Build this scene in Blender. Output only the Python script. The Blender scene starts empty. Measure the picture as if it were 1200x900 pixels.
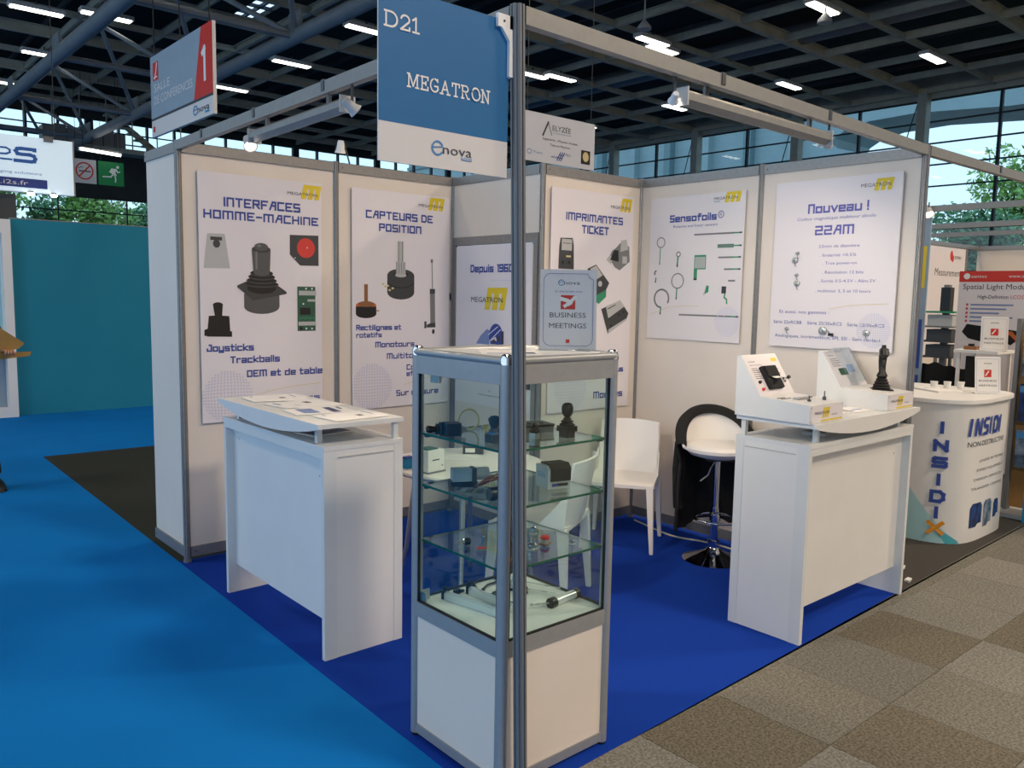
import bpy, bmesh, math, random
from mathutils import Vector, Matrix
rnd = random.Random(7)
SC = bpy.context.scene
COL = SC.collection
PI = math.pi
R = math.radians

# ---------------------------------------------------------------- camera, world, exposure
cd = bpy.data.cameras.new('camera'); cam = bpy.data.objects.new('camera', cd); COL.objects.link(cam)
cd.sensor_width = 36.0; cd.lens = 962.99 * 36 / 1200; cd.clip_start = .05; cd.clip_end = 400
_F = Vector((0.65395229, 0.74882934, -0.1077081)); _R = Vector((0.75437523, -0.65619429, 0.01808475)); _U = Vector((0.05713504, 0.09307889, 0.99401806))
cam.matrix_world = Matrix(((_R.x, _U.x, -_F.x, -1.72163912), (_R.y, _U.y, -_F.y, -1.98216138), (_R.z, _U.z, -_F.z, 1.65181009), (0, 0, 0, 1)))
SC.camera = cam
w = bpy.data.worlds.new('world'); SC.world = w; w.use_nodes = True
wn = w.node_tree; wb = wn.nodes['Background']
tc = wn.nodes.new('ShaderNodeTexCoord'); sx = wn.nodes.new('ShaderNodeSeparateXYZ'); cr = wn.nodes.new('ShaderNodeValToRGB')
wn.links.new(tc.outputs['Generated'], sx.inputs[0]); wn.links.new(sx.outputs['Z'], cr.inputs[0]); wn.links.new(cr.outputs[0], wb.inputs['Color'])
cr.color_ramp.elements[0].position = 0.0; cr.color_ramp.elements[0].color = (.64, .84, 1, 1)
cr.color_ramp.elements[1].position = 0.8; cr.color_ramp.elements[1].color = (.45, .68, 1, 1)
wb.inputs['Strength'].default_value = 2.5
SC.view_settings.view_transform = 'Standard'; SC.view_settings.look = 'None'; SC.view_settings.gamma = 1; SC.view_settings.use_curve_mapping = False
SC.view_settings.exposure = -0.68

def light(name, kind, loc, energy, col, aim=None, size=.1, spot=None, blend=.5, parent=None):
    l = bpy.data.lights.new(name, kind); l.energy = energy; l.color = col
    if kind == 'AREA': l.size = size
    else: l.shadow_soft_size = size
    if spot: l.spot_size = R(spot); l.spot_blend = blend
    o = bpy.data.objects.new(name, l); COL.objects.link(o); o.location = loc
    if aim is not None: o.rotation_euler = (Vector(aim) - Vector(loc)).to_track_quat('-Z', 'Y').to_euler()
    return o
# added warm fill lights under the hall roof, no fixtures hang there
WARM = (1.0, .83, .68)
for i, (x, y) in enumerate(((3.0, -7.0), (10.5, -4.5), (3.9, 4.4), (10.5, 4.4), (-6.0, -8.0), (-5.0, 6.0))):
    light('warm_fill_light', 'AREA', (x, y, 8.45), 1250 if i < 2 else 300, (1.0, .82, .64), (x, y, 0), 1.4)

# ---------------------------------------------------------------- materials
def lin(c):
    if isinstance(c, str):
        c = [int(c[i:i + 2], 16) / 255 for i in (0, 2, 4)]
        c = [v / 12.92 if v <= .04045 else ((v + .055) / 1.055) ** 2.4 for v in c]
    return (c[0], c[1], c[2], 1)
def mat(name, col, rough=.5, metal=0, var=0, vs=20, bump=0, bs=200, emit=0, spec=.5, alpha=None, col2=None):
    m = bpy.data.materials.new(name); m.use_nodes = True; nt = m.node_tree; b = nt.nodes['Principled BSDF']
    c = lin(col); b.inputs['Base Color'].default_value = c; b.inputs['Roughness'].default_value = rough; b.inputs['Metallic'].default_value = metal
    b.inputs['Specular IOR Level'].default_value = spec
    t = nt.nodes.new('ShaderNodeTexCoord')
    if var or col2:
        n = nt.nodes.new('ShaderNodeTexNoise'); n.inputs['Scale'].default_value = vs; n.inputs['Detail'].default_value = 4
        nt.links.new(t.outputs['Object'], n.inputs['Vector'])
        mx = nt.nodes.new('ShaderNodeValToRGB'); e = mx.color_ramp.elements
        e[0].position = .35; e[1].position = .65
        if col2: e[0].color = lin(col2); e[1].color = c
        else:
            e[0].color = tuple(v * (1 - var) for v in c[:3]) + (1,); e[1].color = tuple(min(1, v * (1 + var)) for v in c[:3]) + (1,)
        nt.links.new(n.outputs['Fac'], mx.inputs[0]); nt.links.new(mx.outputs[0], b.inputs['Base Color'])
    if bump:
        n2 = nt.nodes.new('ShaderNodeTexNoise'); n2.inputs['Scale'].default_value = bs; nt.links.new(t.outputs['Object'], n2.inputs['Vector'])
        bp = nt.nodes.new('ShaderNodeBump'); bp.inputs['Strength'].default_value = bump; bp.inputs['Distance'].default_value = .003
        nt.links.new(n2.outputs['Fac'], bp.inputs['Height']); nt.links.new(bp.outputs[0], b.inputs['Normal'])
    if emit:
        b.inputs['Emission Color'].default_value = c; b.inputs['Emission Strength'].default_value = emit
    return m
def glassmat(name, col, ior=1.45, rough=0.0, mul=1.0):
    m = bpy.data.materials.new(name); m.use_nodes = True; nt = m.node_tree; nt.nodes.clear()
    o = nt.nodes.new('ShaderNodeOutputMaterial'); mx = nt.nodes.new('ShaderNodeMixShader'); tr = nt.nodes.new('ShaderNodeBsdfTransparent')
    gl = nt.nodes.new('ShaderNodeBsdfGlossy'); fr = nt.nodes.new('ShaderNodeFresnel'); fr.inputs['IOR'].default_value = ior
    mm = nt.nodes.new('ShaderNodeMath'); mm.operation = 'MULTIPLY'; mm.inputs[1].default_value = mul
    # thin pane: keep the same reflectance on both faces
    gm = nt.nodes.new('ShaderNodeNewGeometry'); m1 = nt.nodes.new('ShaderNodeMath'); m1.operation = 'MULTIPLY_ADD'; m1.inputs[1].default_value = 1 / ior - ior; m1.inputs[2].default_value = ior
    nt.links.new(gm.outputs['Backfacing'], m1.inputs[0]); nt.links.new(m1.outputs[0], fr.inputs['IOR'])
    tr.inputs['Color'].default_value = lin(col); gl.inputs['Roughness'].default_value = rough
    nt.links.new(fr.outputs[0], mm.inputs[0]); nt.links.new(mm.outputs[0], mx.inputs[0]); nt.links.new(tr.outputs[0], mx.inputs[1]); nt.links.new(gl.outputs[0], mx.inputs[2]); nt.links.new(mx.outputs[0], o.inputs[0])
    return m
M = {}
def D(k, *a, **kw): M[k] = mat(k, *a, **kw)
D('panel', 'e2d8cd', .45, var=.02, vs=3)
D('laminate', 'dcdedd', .42, var=.02, vs=5)
D('laminate2', 'e3e3e1', .35, var=.015, vs=5)
D('alu', '8f8e8d', .42, .5, var=.06, vs=40)
D('alu_dark', '5c5f63', .4, .7)
D('alu_soft', '8f8f8c', .5, .3, var=.04, vs=30)
D('chrome', 'd8d8da', .08, 1)
D('silver', 'd9dcde', .3, .45)
D('alu_case', 'a2a5a7', .4, .4, var=.03, vs=30)
D('alu_post', '74777a', .45, .2)
D('steel', 'b9bab8', .3, .8, var=.05, vs=60)
D('black', '0c0c0d', .4)
D('black_matte', '141416', .8, bump=.2, bs=80)
D('rubber', '070707', .7)
D('grey_dark', '3a3c3e', .5)
D('grey_mid', '77797a', .5)
D('grey_light', 'b6b8b8', .5)
D('white', 'eeeeec', .4)
D('paper', 'f3f1ee', .6, spec=.3)
D('plastic_white', 'ebe7e2', .3)
D('poster', 'e6e1e5', .35, spec=.35, var=.01, vs=2)
D('poster2', 'e4e0e2', .22, var=.01, vs=2)
D('ink_blue', '2a4597', .5)
D('ink_dark', '33363f', .5)
D('ink_violet', '5f62ad', .5)
D('ink_pale', 'cdcce0', .5)
D('ink_mid', '7a90c0', .5)
D('ink_sky', '3f86bf', .5)
D('yellow', 'e4c928', .5)
D('gold', 'd8c890', .5)
D('orange', 'c8642e', .5)
D('brown', '8a5a34', .5)
D('ink_i2s', '2f6fc4', .5)
D('red', 'd23a32', .5)
D('red_sign', 'd0281c', .5, var=.04, vs=9)
D('green', '2f8f68', .5)
D('green_dark', '2b5a44', .5)
D('sign_blue', '0667a0', .4, var=.02, vs=6)
D('sign_blue2', '8fa3b4', .5, var=.03, vs=5)
D('sign_grey', 'd9d7d6', .5)
D('sign_cool', 'd3d7e2', .5)
D('cyan_ink', '1f8fc4', .5)
D('booth_carpet', '143ea6', .95, var=.18, vs=260, bump=.5, bs=500, spec=.1)
D('aisle_carpet', '0a7acc', .95, var=.05, vs=1.3, bump=.5, bs=500, spec=.1)
D('dark_carpet', '3a3d38', .95, var=.15, vs=200, bump=.4, bs=400, spec=.1)
D('dark_carpet2', '4c4a47', .95, var=.08, vs=60, bump=.4, bs=400, spec=.1)
TILES = []
for i, c in enumerate(('8d8a80', '95938b', '827c6e', '9b9790', '88867e')):
    D('carpet_tile_%d' % i, c, .95, vs=90, bump=.7, bs=220, spec=.1, col2=('65635b', '6b6a63', '5c574b', '73706a', '63615a')[i]); TILES.append('carpet_tile_%d' % i)
D('teal', '0484a0', .7, var=.02, vs=2)
D('hall_steel', '9ea39b', .6, .2, var=.08, vs=3)
D('hall_beam', 'adac9c', .7, 0, var=.1, vs=2)
D('hall_deck', '1d2826', .9, var=.3, vs=1.2)
D('truss', '7f898f', .5, .2, var=.06, vs=3)
D('concrete', '46484a', .9, var=.2, vs=2)
D('frame_dark', '27343c', .6, .3)
D('wall_far', '2e3333', .8, var=.2, vs=1)
D('cable', 'd8d3c4', .5)
D('coat', '0d0e10', .85, var=.3, vs=30, bump=.4, bs=150)
D('leaf', '86ad55', .7, var=.45, vs=3)
D('leaf2', '5c8a5a', .7, var=.45, vs=3)
D('bark', '4b3e30', .9, var=.3, vs=10)
D('facade', '93a8ad', .7, var=.05, vs=.4)
D('facade2', '6f8a90', .6, var=.05, vs=.4)
D('wood', 'b98548', .5, var=.12, vs=6)
D('kraft', 'a58349', .8, var=.06, vs=12)
D('skin', 'c08c70', .5)
D('suit', '14161b', .8, var=.2, vs=40)
D('wire_red', '8a2b22', .5)
D('photo_blue', '24488f', .4, col2='0d1b36', vs=25)
D('photo_mix', '8c9cae', .4, col2='2c4a66', vs=18)
D('photo_grey', '9b9c9c', .4, col2='3a3c3e', vs=14)
D('screen_blue', '8fb0d8', .2)
D('aqua', '4fb0bc', .5)
D('lamp', 'fff0d8', .5, emit=14)
D('tube', 'fdf6ea', .5, emit=9)
D('lamp_cool', 'ffffff', .5, emit=14)
D('lightbox', 'd8ecf8', .5, emit=.75)
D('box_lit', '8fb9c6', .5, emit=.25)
D('exit_green', '0c6b3c', .5, emit=.35)
D('seal', '0a0a0a', .6)
D('glass_edge', '0b5c48', .15)
D('acrylic_edge', 'cfdde2', .2)
M['glass'] = glassmat('glass', 'f4fbf9', 1.45)
M['shelf_glass'] = glassmat('shelf_glass', 'eff7f4', 1.5, 0, 1.35)
M['hall_glass'] = glassmat('hall_glass', 'f3fafa', 1.45)
M['acrylic'] = glassmat('acrylic', 'f2f6f8', 1.4, .02)
M['clear_plastic'] = glassmat('clear_plastic', 'd8dde0', 1.4, .15, 2.0)

# ---------------------------------------------------------------- mesh building
class MB:
    def __init__(s): s.v = []; s.f = []; s.mi = []; s.m = 0
    def face(s, idx): s.f.append(idx); s.mi.append(s.m)
    def add(s, vs, fs):
        b = len(s.v); s.v += [tuple(p) for p in vs]
        for f in fs: s.face([b + i for i in f])
    def box(s, x0, x1, y0, y1, z0, z1, rot=None, c=0.0):
        if c:
            c = min(c, abs(x1 - x0) * .45, abs(y1 - y0) * .45)
            p = [(x0 + c, y0), (x1 - c, y0), (x1, y0 + c), (x1, y1 - c), (x1 - c, y1), (x0 + c, y1), (x0, y1 - c), (x0, y0 + c)]
            s.prism([(a, b) for a, b in p], z0, z1); return s
        vs = [(x, y, z) for z in (z0, z1) for y in (y0, y1) for x in (x0, x1)]
        s.add(vs, [(0, 2, 3, 1), (4, 5, 7, 6), (0, 1, 5, 4), (2, 6, 7, 3), (0, 4, 6, 2), (1, 3, 7, 5)]); return s
    def prism(s, p, z0, z1, fr=None):
        # polygon p in the xy plane (or in frame fr = (o, a, b, n)) raised from z0 to z1
        n = len(p)
        ar = sum(p[i][0] * p[(i + 1) % n][1] - p[(i + 1) % n][0] * p[i][1] for i in range(n))
        if ar < 0: p = p[::-1]
        if fr:
            o, a, b, nn = [Vector(t) for t in fr]
            lo = [o + a * x + b * y + nn * z0 for x, y in p]; hi = [o + a * x + b * y + nn * z1 for x, y in p]
            if a.cross(b).dot(nn) < 0: lo, hi = lo[::-1], hi[::-1]
        else:
            lo = [(x, y, z0) for x, y in p]; hi = [(x, y, z1) for x, y in p]
        s.add(lo + hi, [tuple(range(n))[::-1], tuple(range(n, 2 * n))] + [(i, (i + 1) % n, n + (i + 1) % n, n + i) for i in range(n)]); return s
    def ring(s, pts): b = len(s.v); s.v += [tuple(p) for p in pts]; return b
    def cyl(s, p0, p1, r0, r1=None, n=16, caps=True):
        r1 = r0 if r1 is None else r1
        p0 = Vector(p0); p1 = Vector(p1); d = (p1 - p0).normalized()
        a = d.orthogonal().normalized(); b = d.cross(a)
        if abs(d.z) > .999: a = Vector((1, 0, 0)); b = d.cross(a)
        A = [p0 + (a * math.cos(2 * PI * i / n) + b * math.sin(2 * PI * i / n)) * r0 for i in range(n)]
        B = [p1 + (a * math.cos(2 * PI * i / n) + b * math.sin(2 * PI * i / n)) * r1 for i in range(n)]
        fs = [(i, (i + 1) % n, n + (i + 1) % n, n + i) for i in range(n)]
        if caps: fs += [tuple(range(n))[::-1], tuple(range(n, 2 * n))]
        s.add(A + B, fs); return s
    def lathe(s, prof, o=(0, 0, 0), n=20, axis='z', sx=1, sy=1):
        o = Vector(o); k = len(prof); vs = []
        for r, h in prof:
            for i in range(n):
                c, q = math.cos(2 * PI * i / n) * r * sx, math.sin(2 * PI * i / n) * r * sy
                vs.append(o + (Vector((c, q, h)) if axis == 'z' else Vector((h, c, q)) if axis == 'x' else Vector((q, h, c))))
        fs = [(j * n + i, j * n + (i + 1) % n, (j + 1) * n + (i + 1) % n, (j + 1) * n + i) for j in range(k - 1) for i in range(n)]
        if prof[0][0] > 1e-6: fs.append(tuple(range(n))[::-1])
        if prof[-1][0] > 1e-6: fs.append(tuple(range((k - 1) * n, k * n)))
        s.add(vs, fs); return s
    def tube(s, pts, r, n=8, closed=False):
        P = [Vector(p) for p in pts]; K = len(P); rs = r if isinstance(r, (list, tuple)) else [r] * K
        vs = []; up = None
        for i, p in enumerate(P):
            d = (P[(i + 1) % K] - P[i - 1]) if closed else (P[min(i + 1, K - 1)] - P[max(i - 1, 0)])
            d.normalize()
            if up is None: up = d.orthogonal().normalized()
            up = (up - d * up.dot(d)); up = up.normalized() if up.length > 1e-5 else d.orthogonal().normalized()
            b = d.cross(up)
            vs += [p + (up * math.cos(2 * PI * j / n) + b * math.sin(2 * PI * j / n)) * rs[i] for j in range(n)]
        fs = [(i * n + j, i * n + (j + 1) % n, (i + 1) % K * n + (j + 1) % n, (i + 1) % K * n + j) for i in range(K if closed else K - 1) for j in range(n)]
        if not closed: fs += [tuple(range(n))[::-1], tuple(range((K - 1) * n, K * n))]
        s.add(vs, fs); return s
    def grid(s, fn, nu, nv, th=0, flip=False):
        P = [[Vector(fn(i / nu, j / nv)) for j in range(nv + 1)] for i in range(nu + 1)]
        def nrm(i, j):
            a = P[min(i + 1, nu)][j] - P[max(i - 1, 0)][j]; b = P[i][min(j + 1, nv)] - P[i][max(j - 1, 0)]
            c = a.cross(b); return c.normalized() if c.length > 1e-9 else Vector((0, 0, 1))
        A = [P[i][j] for i in range(nu + 1) for j in range(nv + 1)]
        W = nv + 1; q = lambda i, j: i * W + j
        fs = [(q(i, j), q(i + 1, j), q(i + 1, j + 1), q(i, j + 1)) for i in range(nu) for j in range(nv)]
        if not th: s.add(A, fs); return s
        N = len(A); B = [P[i][j] - nrm(i, j) * th for i in range(nu + 1) for j in range(nv + 1)]
        fs += [tuple(N + k for k in f[::-1]) for f in fs]
        for i in range(nu):
            fs.append((q(i + 1, 0), q(i, 0), N + q(i, 0), N + q(i + 1, 0))); fs.append((q(i, nv), q(i + 1, nv), N + q(i + 1, nv), N + q(i, nv)))
        for j in range(nv):
            fs.append((q(0, j), q(0, j + 1), N + q(0, j + 1), N + q(0, j))); fs.append((q(nu, j + 1), q(nu, j), N + q(nu, j), N + q(nu, j + 1)))
        s.add(A + B, fs); return s
    def move(s, start, mt):
        for i in range(start, len(s.v)): s.v[i] = tuple(mt @ Vector(s.v[i]))
        return s
def obj(name, mb, mats, parent=None, smooth=False, label=None, cat=None, group=None, kind=None, loc=None, bevel=0):
    if isinstance(mb, MB):
        me = bpy.data.meshes.new(name); me.from_pydata(mb.v, [], mb.f)
        for m in (mats if isinstance(mats, (list, tuple)) else [mats]): me.materials.append(M[m])
        if any(mb.mi): me.polygons.foreach_set('material_index', mb.mi)
        if smooth:
            me.polygons.foreach_set('use_smooth', [True] * len(me.polygons)); me.set_sharp_from_angle(angle=R(38))
        me.update()
    else: me = mb
    o = bpy.data.objects.new(name, me); COL.objects.link(o)
    if parent: o.parent = parent
    if loc: o.location = loc
    if bevel:
        b = o.modifiers.new('bevel', 'BEVEL'); b.width = bevel; b.segments = 2; b.limit_method = 'ANGLE'
    tag(o, label, cat, group, kind); return o
def tag(o, label=None, cat=None, group=None, kind=None):
    if label: o['label'] = label
    if cat: o['category'] = cat
    if group: o['group'] = group
    if kind: o['kind'] = kind
    return o
def thing(name, label, cat, loc=(0, 0, 0), rz=0, group=None, kind=None):
    o = bpy.data.objects.new(name, None); COL.objects.link(o); o.location = loc; o.rotation_euler = (0, 0, rz); o.empty_display_size = .1
    return tag(o, label, cat, group, kind)
def copy_tree(o, parent=None):
    c = o.copy(); COL.objects.link(c)
    if parent: c.parent = parent
    for ch in list(o.children): copy_tree(ch, c)
    return c

# ---------------------------------------------------------------- lettering
_fc = {}
def font_mesh(t):
    if t in _fc: return _fc[t]
    cu = bpy.data.curves.new('lettering', 'FONT'); cu.body = t; cu.resolution_u = 2
    o = bpy.data.objects.new('lettering', cu); me = o.to_mesh()
    v = [tuple(p.co) for p in me.vertices]; f = [tuple(p.vertices) for p in me.polygons]
    o.to_mesh_clear(); bpy.data.objects.remove(o); bpy.data.curves.remove(cu)
    _fc[t] = (v, f); return _fc[t]
_H = None
def ftext(mb, t, x0, x1, y0, h, off=.001, slant=0):
    # text in the board plane: x right, z up, -y towards the viewer; h = cap height
    global _H
    if _H is None: _H = max(p[1] for p in font_mesh('H')[0])
    v, f = font_mesh(t)
    a = min(p[0] for p in v); b = max(p[0] for p in v); k = h / _H; sx_ = (x1 - x0) / max(1e-6, b - a)
    mb.add([(x0 + (p[0] - a) * sx_ + slant * p[1] * k, -off, y0 + p[1] * k) for p in v], f)
T = {  # square stroke lettering, x 0..6, y 0..6 (z = -2)
 'I': ['0006'], 'N': ['00064640'], 'T': ['0646', '2620'], 'E': ['46060040', '0333'], 'R': ['0006464303', '2340'], 'F': ['000646', '0333'],
 'A': ['00264640', '1343'], 'C': ['46060040'], 'S': ['460603434000'], 'H': ['0006', '4046', '0343'], 'O': ['0006464000'], 'M': ['00066660', '3630'], '-': ['0333'],
 'P': ['0006464303'], 'U': ['06004046'], 'D': ['00063645413000'], 'K': ['0006', '4603', '0340'], 'J': ['2646400002'], '2': ['064643030040'], '1': ['162620'],
 '9': ['430306464000'], '8': ['0006464000', '0343'], '6': ['460600404303'], '0': ['0006464000'], '5': ['460603434000'], '3': ['06464000', '0343'],
 'a': ['044440000242'], 'b': ['0600404404'], 'c': ['44040040'], 'd': ['4640000444'], 'e': ['400004444202'], 'f': ['361610', '0434'], 'g': ['44040040', '444z0z'],
 'i': ['0004', '0606'], 'j': ['141z0z', '1616'], 'k': ['0006', '4402', '0240'], 'l': ['0006'], 'm': ['00046460', '3430'], 'n': ['00044440'], 'o': ['0004444000'],
 'p': ['0z04444000'], 'q': ['4z44040040'], 'r': ['000434'], 's': ['440402424000'], 't': ['161030', '0434'], 'u': ['04004044'], 'v': ['042044'], 'x': ['0044', '0440'],
 'y': ['04004044', '444z0z'], 'z': ['04440040'], '!': ['0602', '0000'], '.': ['0000']}
_LAY = [0]
def lay(off):
    _LAY[0] = (_LAY[0] + 1) % 60; return off + _LAY[0] * 7e-6
def stroke(mb, pts, th, off):
    off = lay(off)
    if len(pts) == 1 or all(p == pts[0] for p in pts):
        x, y = pts[0]; h = th / 2; mb.add([(x - h, -off, y - h), (x + h, -off, y - h), (x + h, -off, y + h), (x - h, -off, y + h)], [(0, 1, 2, 3)]); return
    for (x0, y0), (x1, y1) in zip(pts, pts[1:]):
        d = Vector((x1 - x0, y1 - y0)); L = d.length
        if L < 1e-9: continue
        off = lay(off); d /= L; h = th / 2; n = Vector((-d.y, d.x)) * h; e = d * h
        q = [(x0 - e.x - n.x, y0 - e.y - n.y), (x1 + e.x - n.x, y1 + e.y - n.y), (x1 + e.x + n.x, y1 + e.y + n.y), (x0 - e.x + n.x, y0 - e.y + n.y)]
        mb.add([(a, -off, b) for a, b in q], [(0, 1, 2, 3)])
def ttext(mb, t, x0, x1, y0, h, th=.2, off=.001):
    adv = []; x = 0
    for ch in t:
        if ch == ' ': adv.append(x); x += 3; continue
        wd = max(int(g[i]) for g in T[ch] for i in range(0, len(g), 2)); adv.append(x); x += wd + 2.0
    tot = x - 2.0 + 1; sx_ = (x1 - x0) / tot; sy = h * (1 - th) / 6; b = h * th / 2; tw = h * th
    for ch, a in zip(t, adv):
        if ch == ' ': continue
        for g in T[ch]:
            pts = [(x0 + (a + .5 + int(g[i])) * sx_, y0 + b + (-1.6 if g[i + 1] == 'z' else int(g[i + 1])) * sy) for i in range(0, len(g), 2)]
            stroke(mb, pts, tw, off)
def arc(cx, cy, rx, ry, a0, a1, n=8): return [(cx + rx * math.cos(R(a0 + (a1 - a0) * i / n)), cy + ry * math.sin(R(a0 + (a1 - a0) * i / n))) for i in range(n + 1)]
SL = {  # slab serif capitals on a unit em
 'D': [[(0, 0), (0, 1)], [(-.1, 0), (.3, 0)] + arc(.3, .5, .4, .5, -90, 90) + [(-.1, 1)], ], 'M': [[(0, 0), (0, 1)], [(-.12, 0), (.15, 0)], [(-.12, 1), (.05, 1), (.4, .1), (.75, 1), (.92, 1)], [(.8, 1), (.8, 0)], [(.65, 0), (.92, 0)]],
 'E': [[(0, 0), (0, 1)], [(-.1, 0), (.55, 0), (.55, .22)], [(-.1, 1), (.55, 1), (.55, .78)], [(0, .5), (.35, .5)], [(.35, .62), (.35, .38)]],
 'G': [arc(.4, .5, .4, .5, 40, 330, 14), [(.75, .25), (.75, .45), (.45, .45)], [(.72, .82), (.72, 1)]], 'A': [[(-.12, 0), (.15, 0)], [(.02, 0), (.36, 1), (.7, 0)], [(.57, 0), (.85, 0)], [(.15, .35), (.58, .35)]],
 'T': [[(0, .78), (0, 1), (.7, 1), (.7, .78)], [(.35, 1), (.35, 0)], [(.2, 0), (.5, 0)]], 'R': [[(0, 0), (0, 1)], [(-.1, 0), (.14, 0)], [(-.1, 1), (.3, 1)] + arc(.3, .76, .24, .24, 90, -90) + [(0, .52)], [(.25, .52), (.55, 0), (.7, 0)]],
 'O': [arc(.42, .5, .42, .5, 0, 360, 18)], 'N': [[(-.12, 0), (.13, 0)], [(0, 0), (0, 1)], [(-.12, 1), (0, 1), (.6, 0), (.6, 1)], [(.45, 1), (.75, 1)]],
 '2': [arc(.28, .72, .26, .28, 170, -30, 8) + [(0, 0), (.55, 0), (.55, .18)]], '1': [[(0, .82), (.2, 1), (.2, 0)], [(.02, 0), (.4, 0)]]}
def sltext(mb, t, x0, x1, y0, h, th=.13, off=.001):
    adv = []; x = 0
    for ch in t:
        lo = min(p[0] for g in SL[ch] for p in g); hi = max(p[0] for g in SL[ch] for p in g); adv.append(x - lo); x += hi - lo + .24
    sx_ = (x1 - x0) / (x - .24)
    for ch, a in zip(t, adv):
        for g in SL[ch]: stroke(mb, [(x0 + (a + p[0]) * sx_, y0 + p[1] * h) for p in g], h * th, off)
def disc(mb, x, y, rx, ry=None, off=.001, n=20, a0=0, a1=360):
    off = lay(off); ry = ry or rx; p = arc(x, y, rx, ry, a0, a1, n); p = p[:-1] if a1 - a0 == 360 else [(x, y)] + p
    mb.add([(a, -off, b) for a, b in p], [tuple(range(len(p)))])
def rect(mb, x0, x1, y0, y1, off=.001): off = lay(off); mb.add([(x0, -off, y0), (x1, -off, y0), (x1, -off, y1), (x0, -off, y1)], [(0, 1, 2, 3)])
def poly(mb, p, off=.001): off = lay(off); mb.add([(a, -off, b) for a, b in p], [tuple(range(len(p)))])
def ringp(mb, x, y, rx, ry, wd, off=.001, a0=0, a1=360, n=24):
    o = arc(x, y, rx, ry, a0, a1, n); i = arc(x, y, rx - wd, ry - wd, a0, a1, n)
    mb.add([(a, -off, b) for a, b in o] + [(a, -off, b) for a, b in i], [(k, k + 1, n + 2 + k, n + 1 + k) for k in range(n)])
def frame_rect(mb, x0, x1, y0, y1, wd, off=.001):
    rect(mb, x0, x1, y0, y0 + wd, off); rect(mb, x0, x1, y1 - wd, y1, off); rect(mb, x0, x0 + wd, y0 + wd, y1 - wd, off); rect(mb, x1 - wd, x1, y0 + wd, y1 - wd, off)

class Board:
    """flat printed sheet fixed to a wall; coordinates s (right) and t (up) are metres in the wall's own plane"""
    def __init__(b, name, label, cat, axis, val, s0, s1, t0, t1, th=.006, m='poster', group=None, rz=None, origin=None):
        b.s0, b.t0 = s0, t0
        if axis == 'y': loc = (s0, val, t0); r = 0
        else: loc = (val, -s0, t0); r = -PI / 2
        b.root = thing(name, label, cat, loc, r, group)
        obj('sheet', MB().box(0, s1 - s0, 0, th, 0, t1 - t0), m, b.root)
    def put(b, name, mats, fn, label=None, off=.0012):
        mb = MB(); fn(mb)
        # shift from wall coordinates to board coordinates
        mb.v = [(x - b.s0, y, z - b.t0) for x, y, z in mb.v]
        return obj(name, mb, mats, b.root, label=label)
    def logo(b, x0, x1, xm0, xm1, y0, ym0, ym1, h=None):
        def f(mb):
            mb.m = 0; sh = (ym1 - ym0) * .22; wdt = xm1 - xm0 - sh
            def P(u, v): return (xm0 + u * wdt + v * sh, ym0 + v * (ym1 - ym0))
            poly(mb, [P(0, .74), P(1, .74), P(1, 1), P(0, 1)], .001)
            for u in (0, .37, .74): poly(mb, [P(u, 0), P(u + .26, 0), P(u + .26, .76), P(u, .76)], .001)
            mb.m = 1; ftext(mb, 'MEGATRON', x0, x1, y0, h or (ym1 - ym0) * .25, .0016)
        b.put('logo', ['yellow', 'ink_dark'], f)
    def globe(b, cx, cy, r, m='ink_pale'):
        def f(mb):
            n = 8
            for i in range(-n, n + 1):
                for j in range(-n, n + 1):
                    u, v = i / (n + .5), j / (n + .5)
                    if u * u + v * v > .97: continue
                    # bulged lattice
                    k = math.sqrt(max(0, 1 - (u * u + v * v) * .35)); x = cx + r * u * (1.18 - .18 * (u * u + v * v)); y = cy + r * v * (1.18 - .18 * (u * u + v * v))
                    if x < b.s0 + .004: continue
                    d = r / n * .37 * k; poly(mb, [(x - d, y), (x - d * .4, y - d), (x + d * .4, y - d), (x + d, y), (x + d * .4, y + d), (x - d * .4, y + d)], .0009)
        b.put('dotted_globe', m, f)
    def text(b, t, x0, x1, y0, h, m='ink_blue', kind='t', th=.205, slant=0):
        b.put('lettering', m, lambda mb: ttext(mb, t, x0, x1, y0, h, th) if kind == 't' else sltext(mb, t, x0, x1, y0, h) if kind == 's' else ftext(mb, t, x0, x1, y0, h, .0012, slant))

# ================================================================ SETTING
# ---- floor: concrete slab, carpets laid in the aisles and stands
fl = obj('floor', MB().box(-16, 30, -13, 38, -.2, -.012), 'concrete', kind='structure')
EX = lambda y: -.10 + .0205 * y
obj('booth_carpet', MB().prism([(EX(-.1), -.105), (3.03, -.015), (3.03, 3.0), (EX(3.0), 3.0)], -.012, .0), 'booth_carpet', fl, label='royal blue booth carpet')
obj('aisle_carpet', MB().prism([(-15.5, -12.5), (-.11, -12.5), (EX(-.1) - .001, -.106), (EX(3.0) - .001, 3.0), (.03, 6.97), (3.2, 6.90), (3.2, 12), (29, 12), (29, 37.3), (-15.5, 37.3)], -.012, -.001), 'aisle_carpet', fl, label='bright blue aisle carpet')
obj('stand_carpet', MB().prism([(EX(3.0), 3.001), (3.2, 3.001), (3.2, 6.899), (.031, 6.969)], -.012, -.0005), 'dark_carpet', fl, label='dark grey stand carpet')
obj('stand_carpet', MB().prism([(3.031, -.014), (11.8, .20), (11.8, 11.9), (3.2, 11.9), (3.2, 3.001), (3.031, 3.0)], -.012, -.0005), 'dark_carpet2', fl, label='brownish grey stand carpet')
tiles = {}
k = 0
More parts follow.
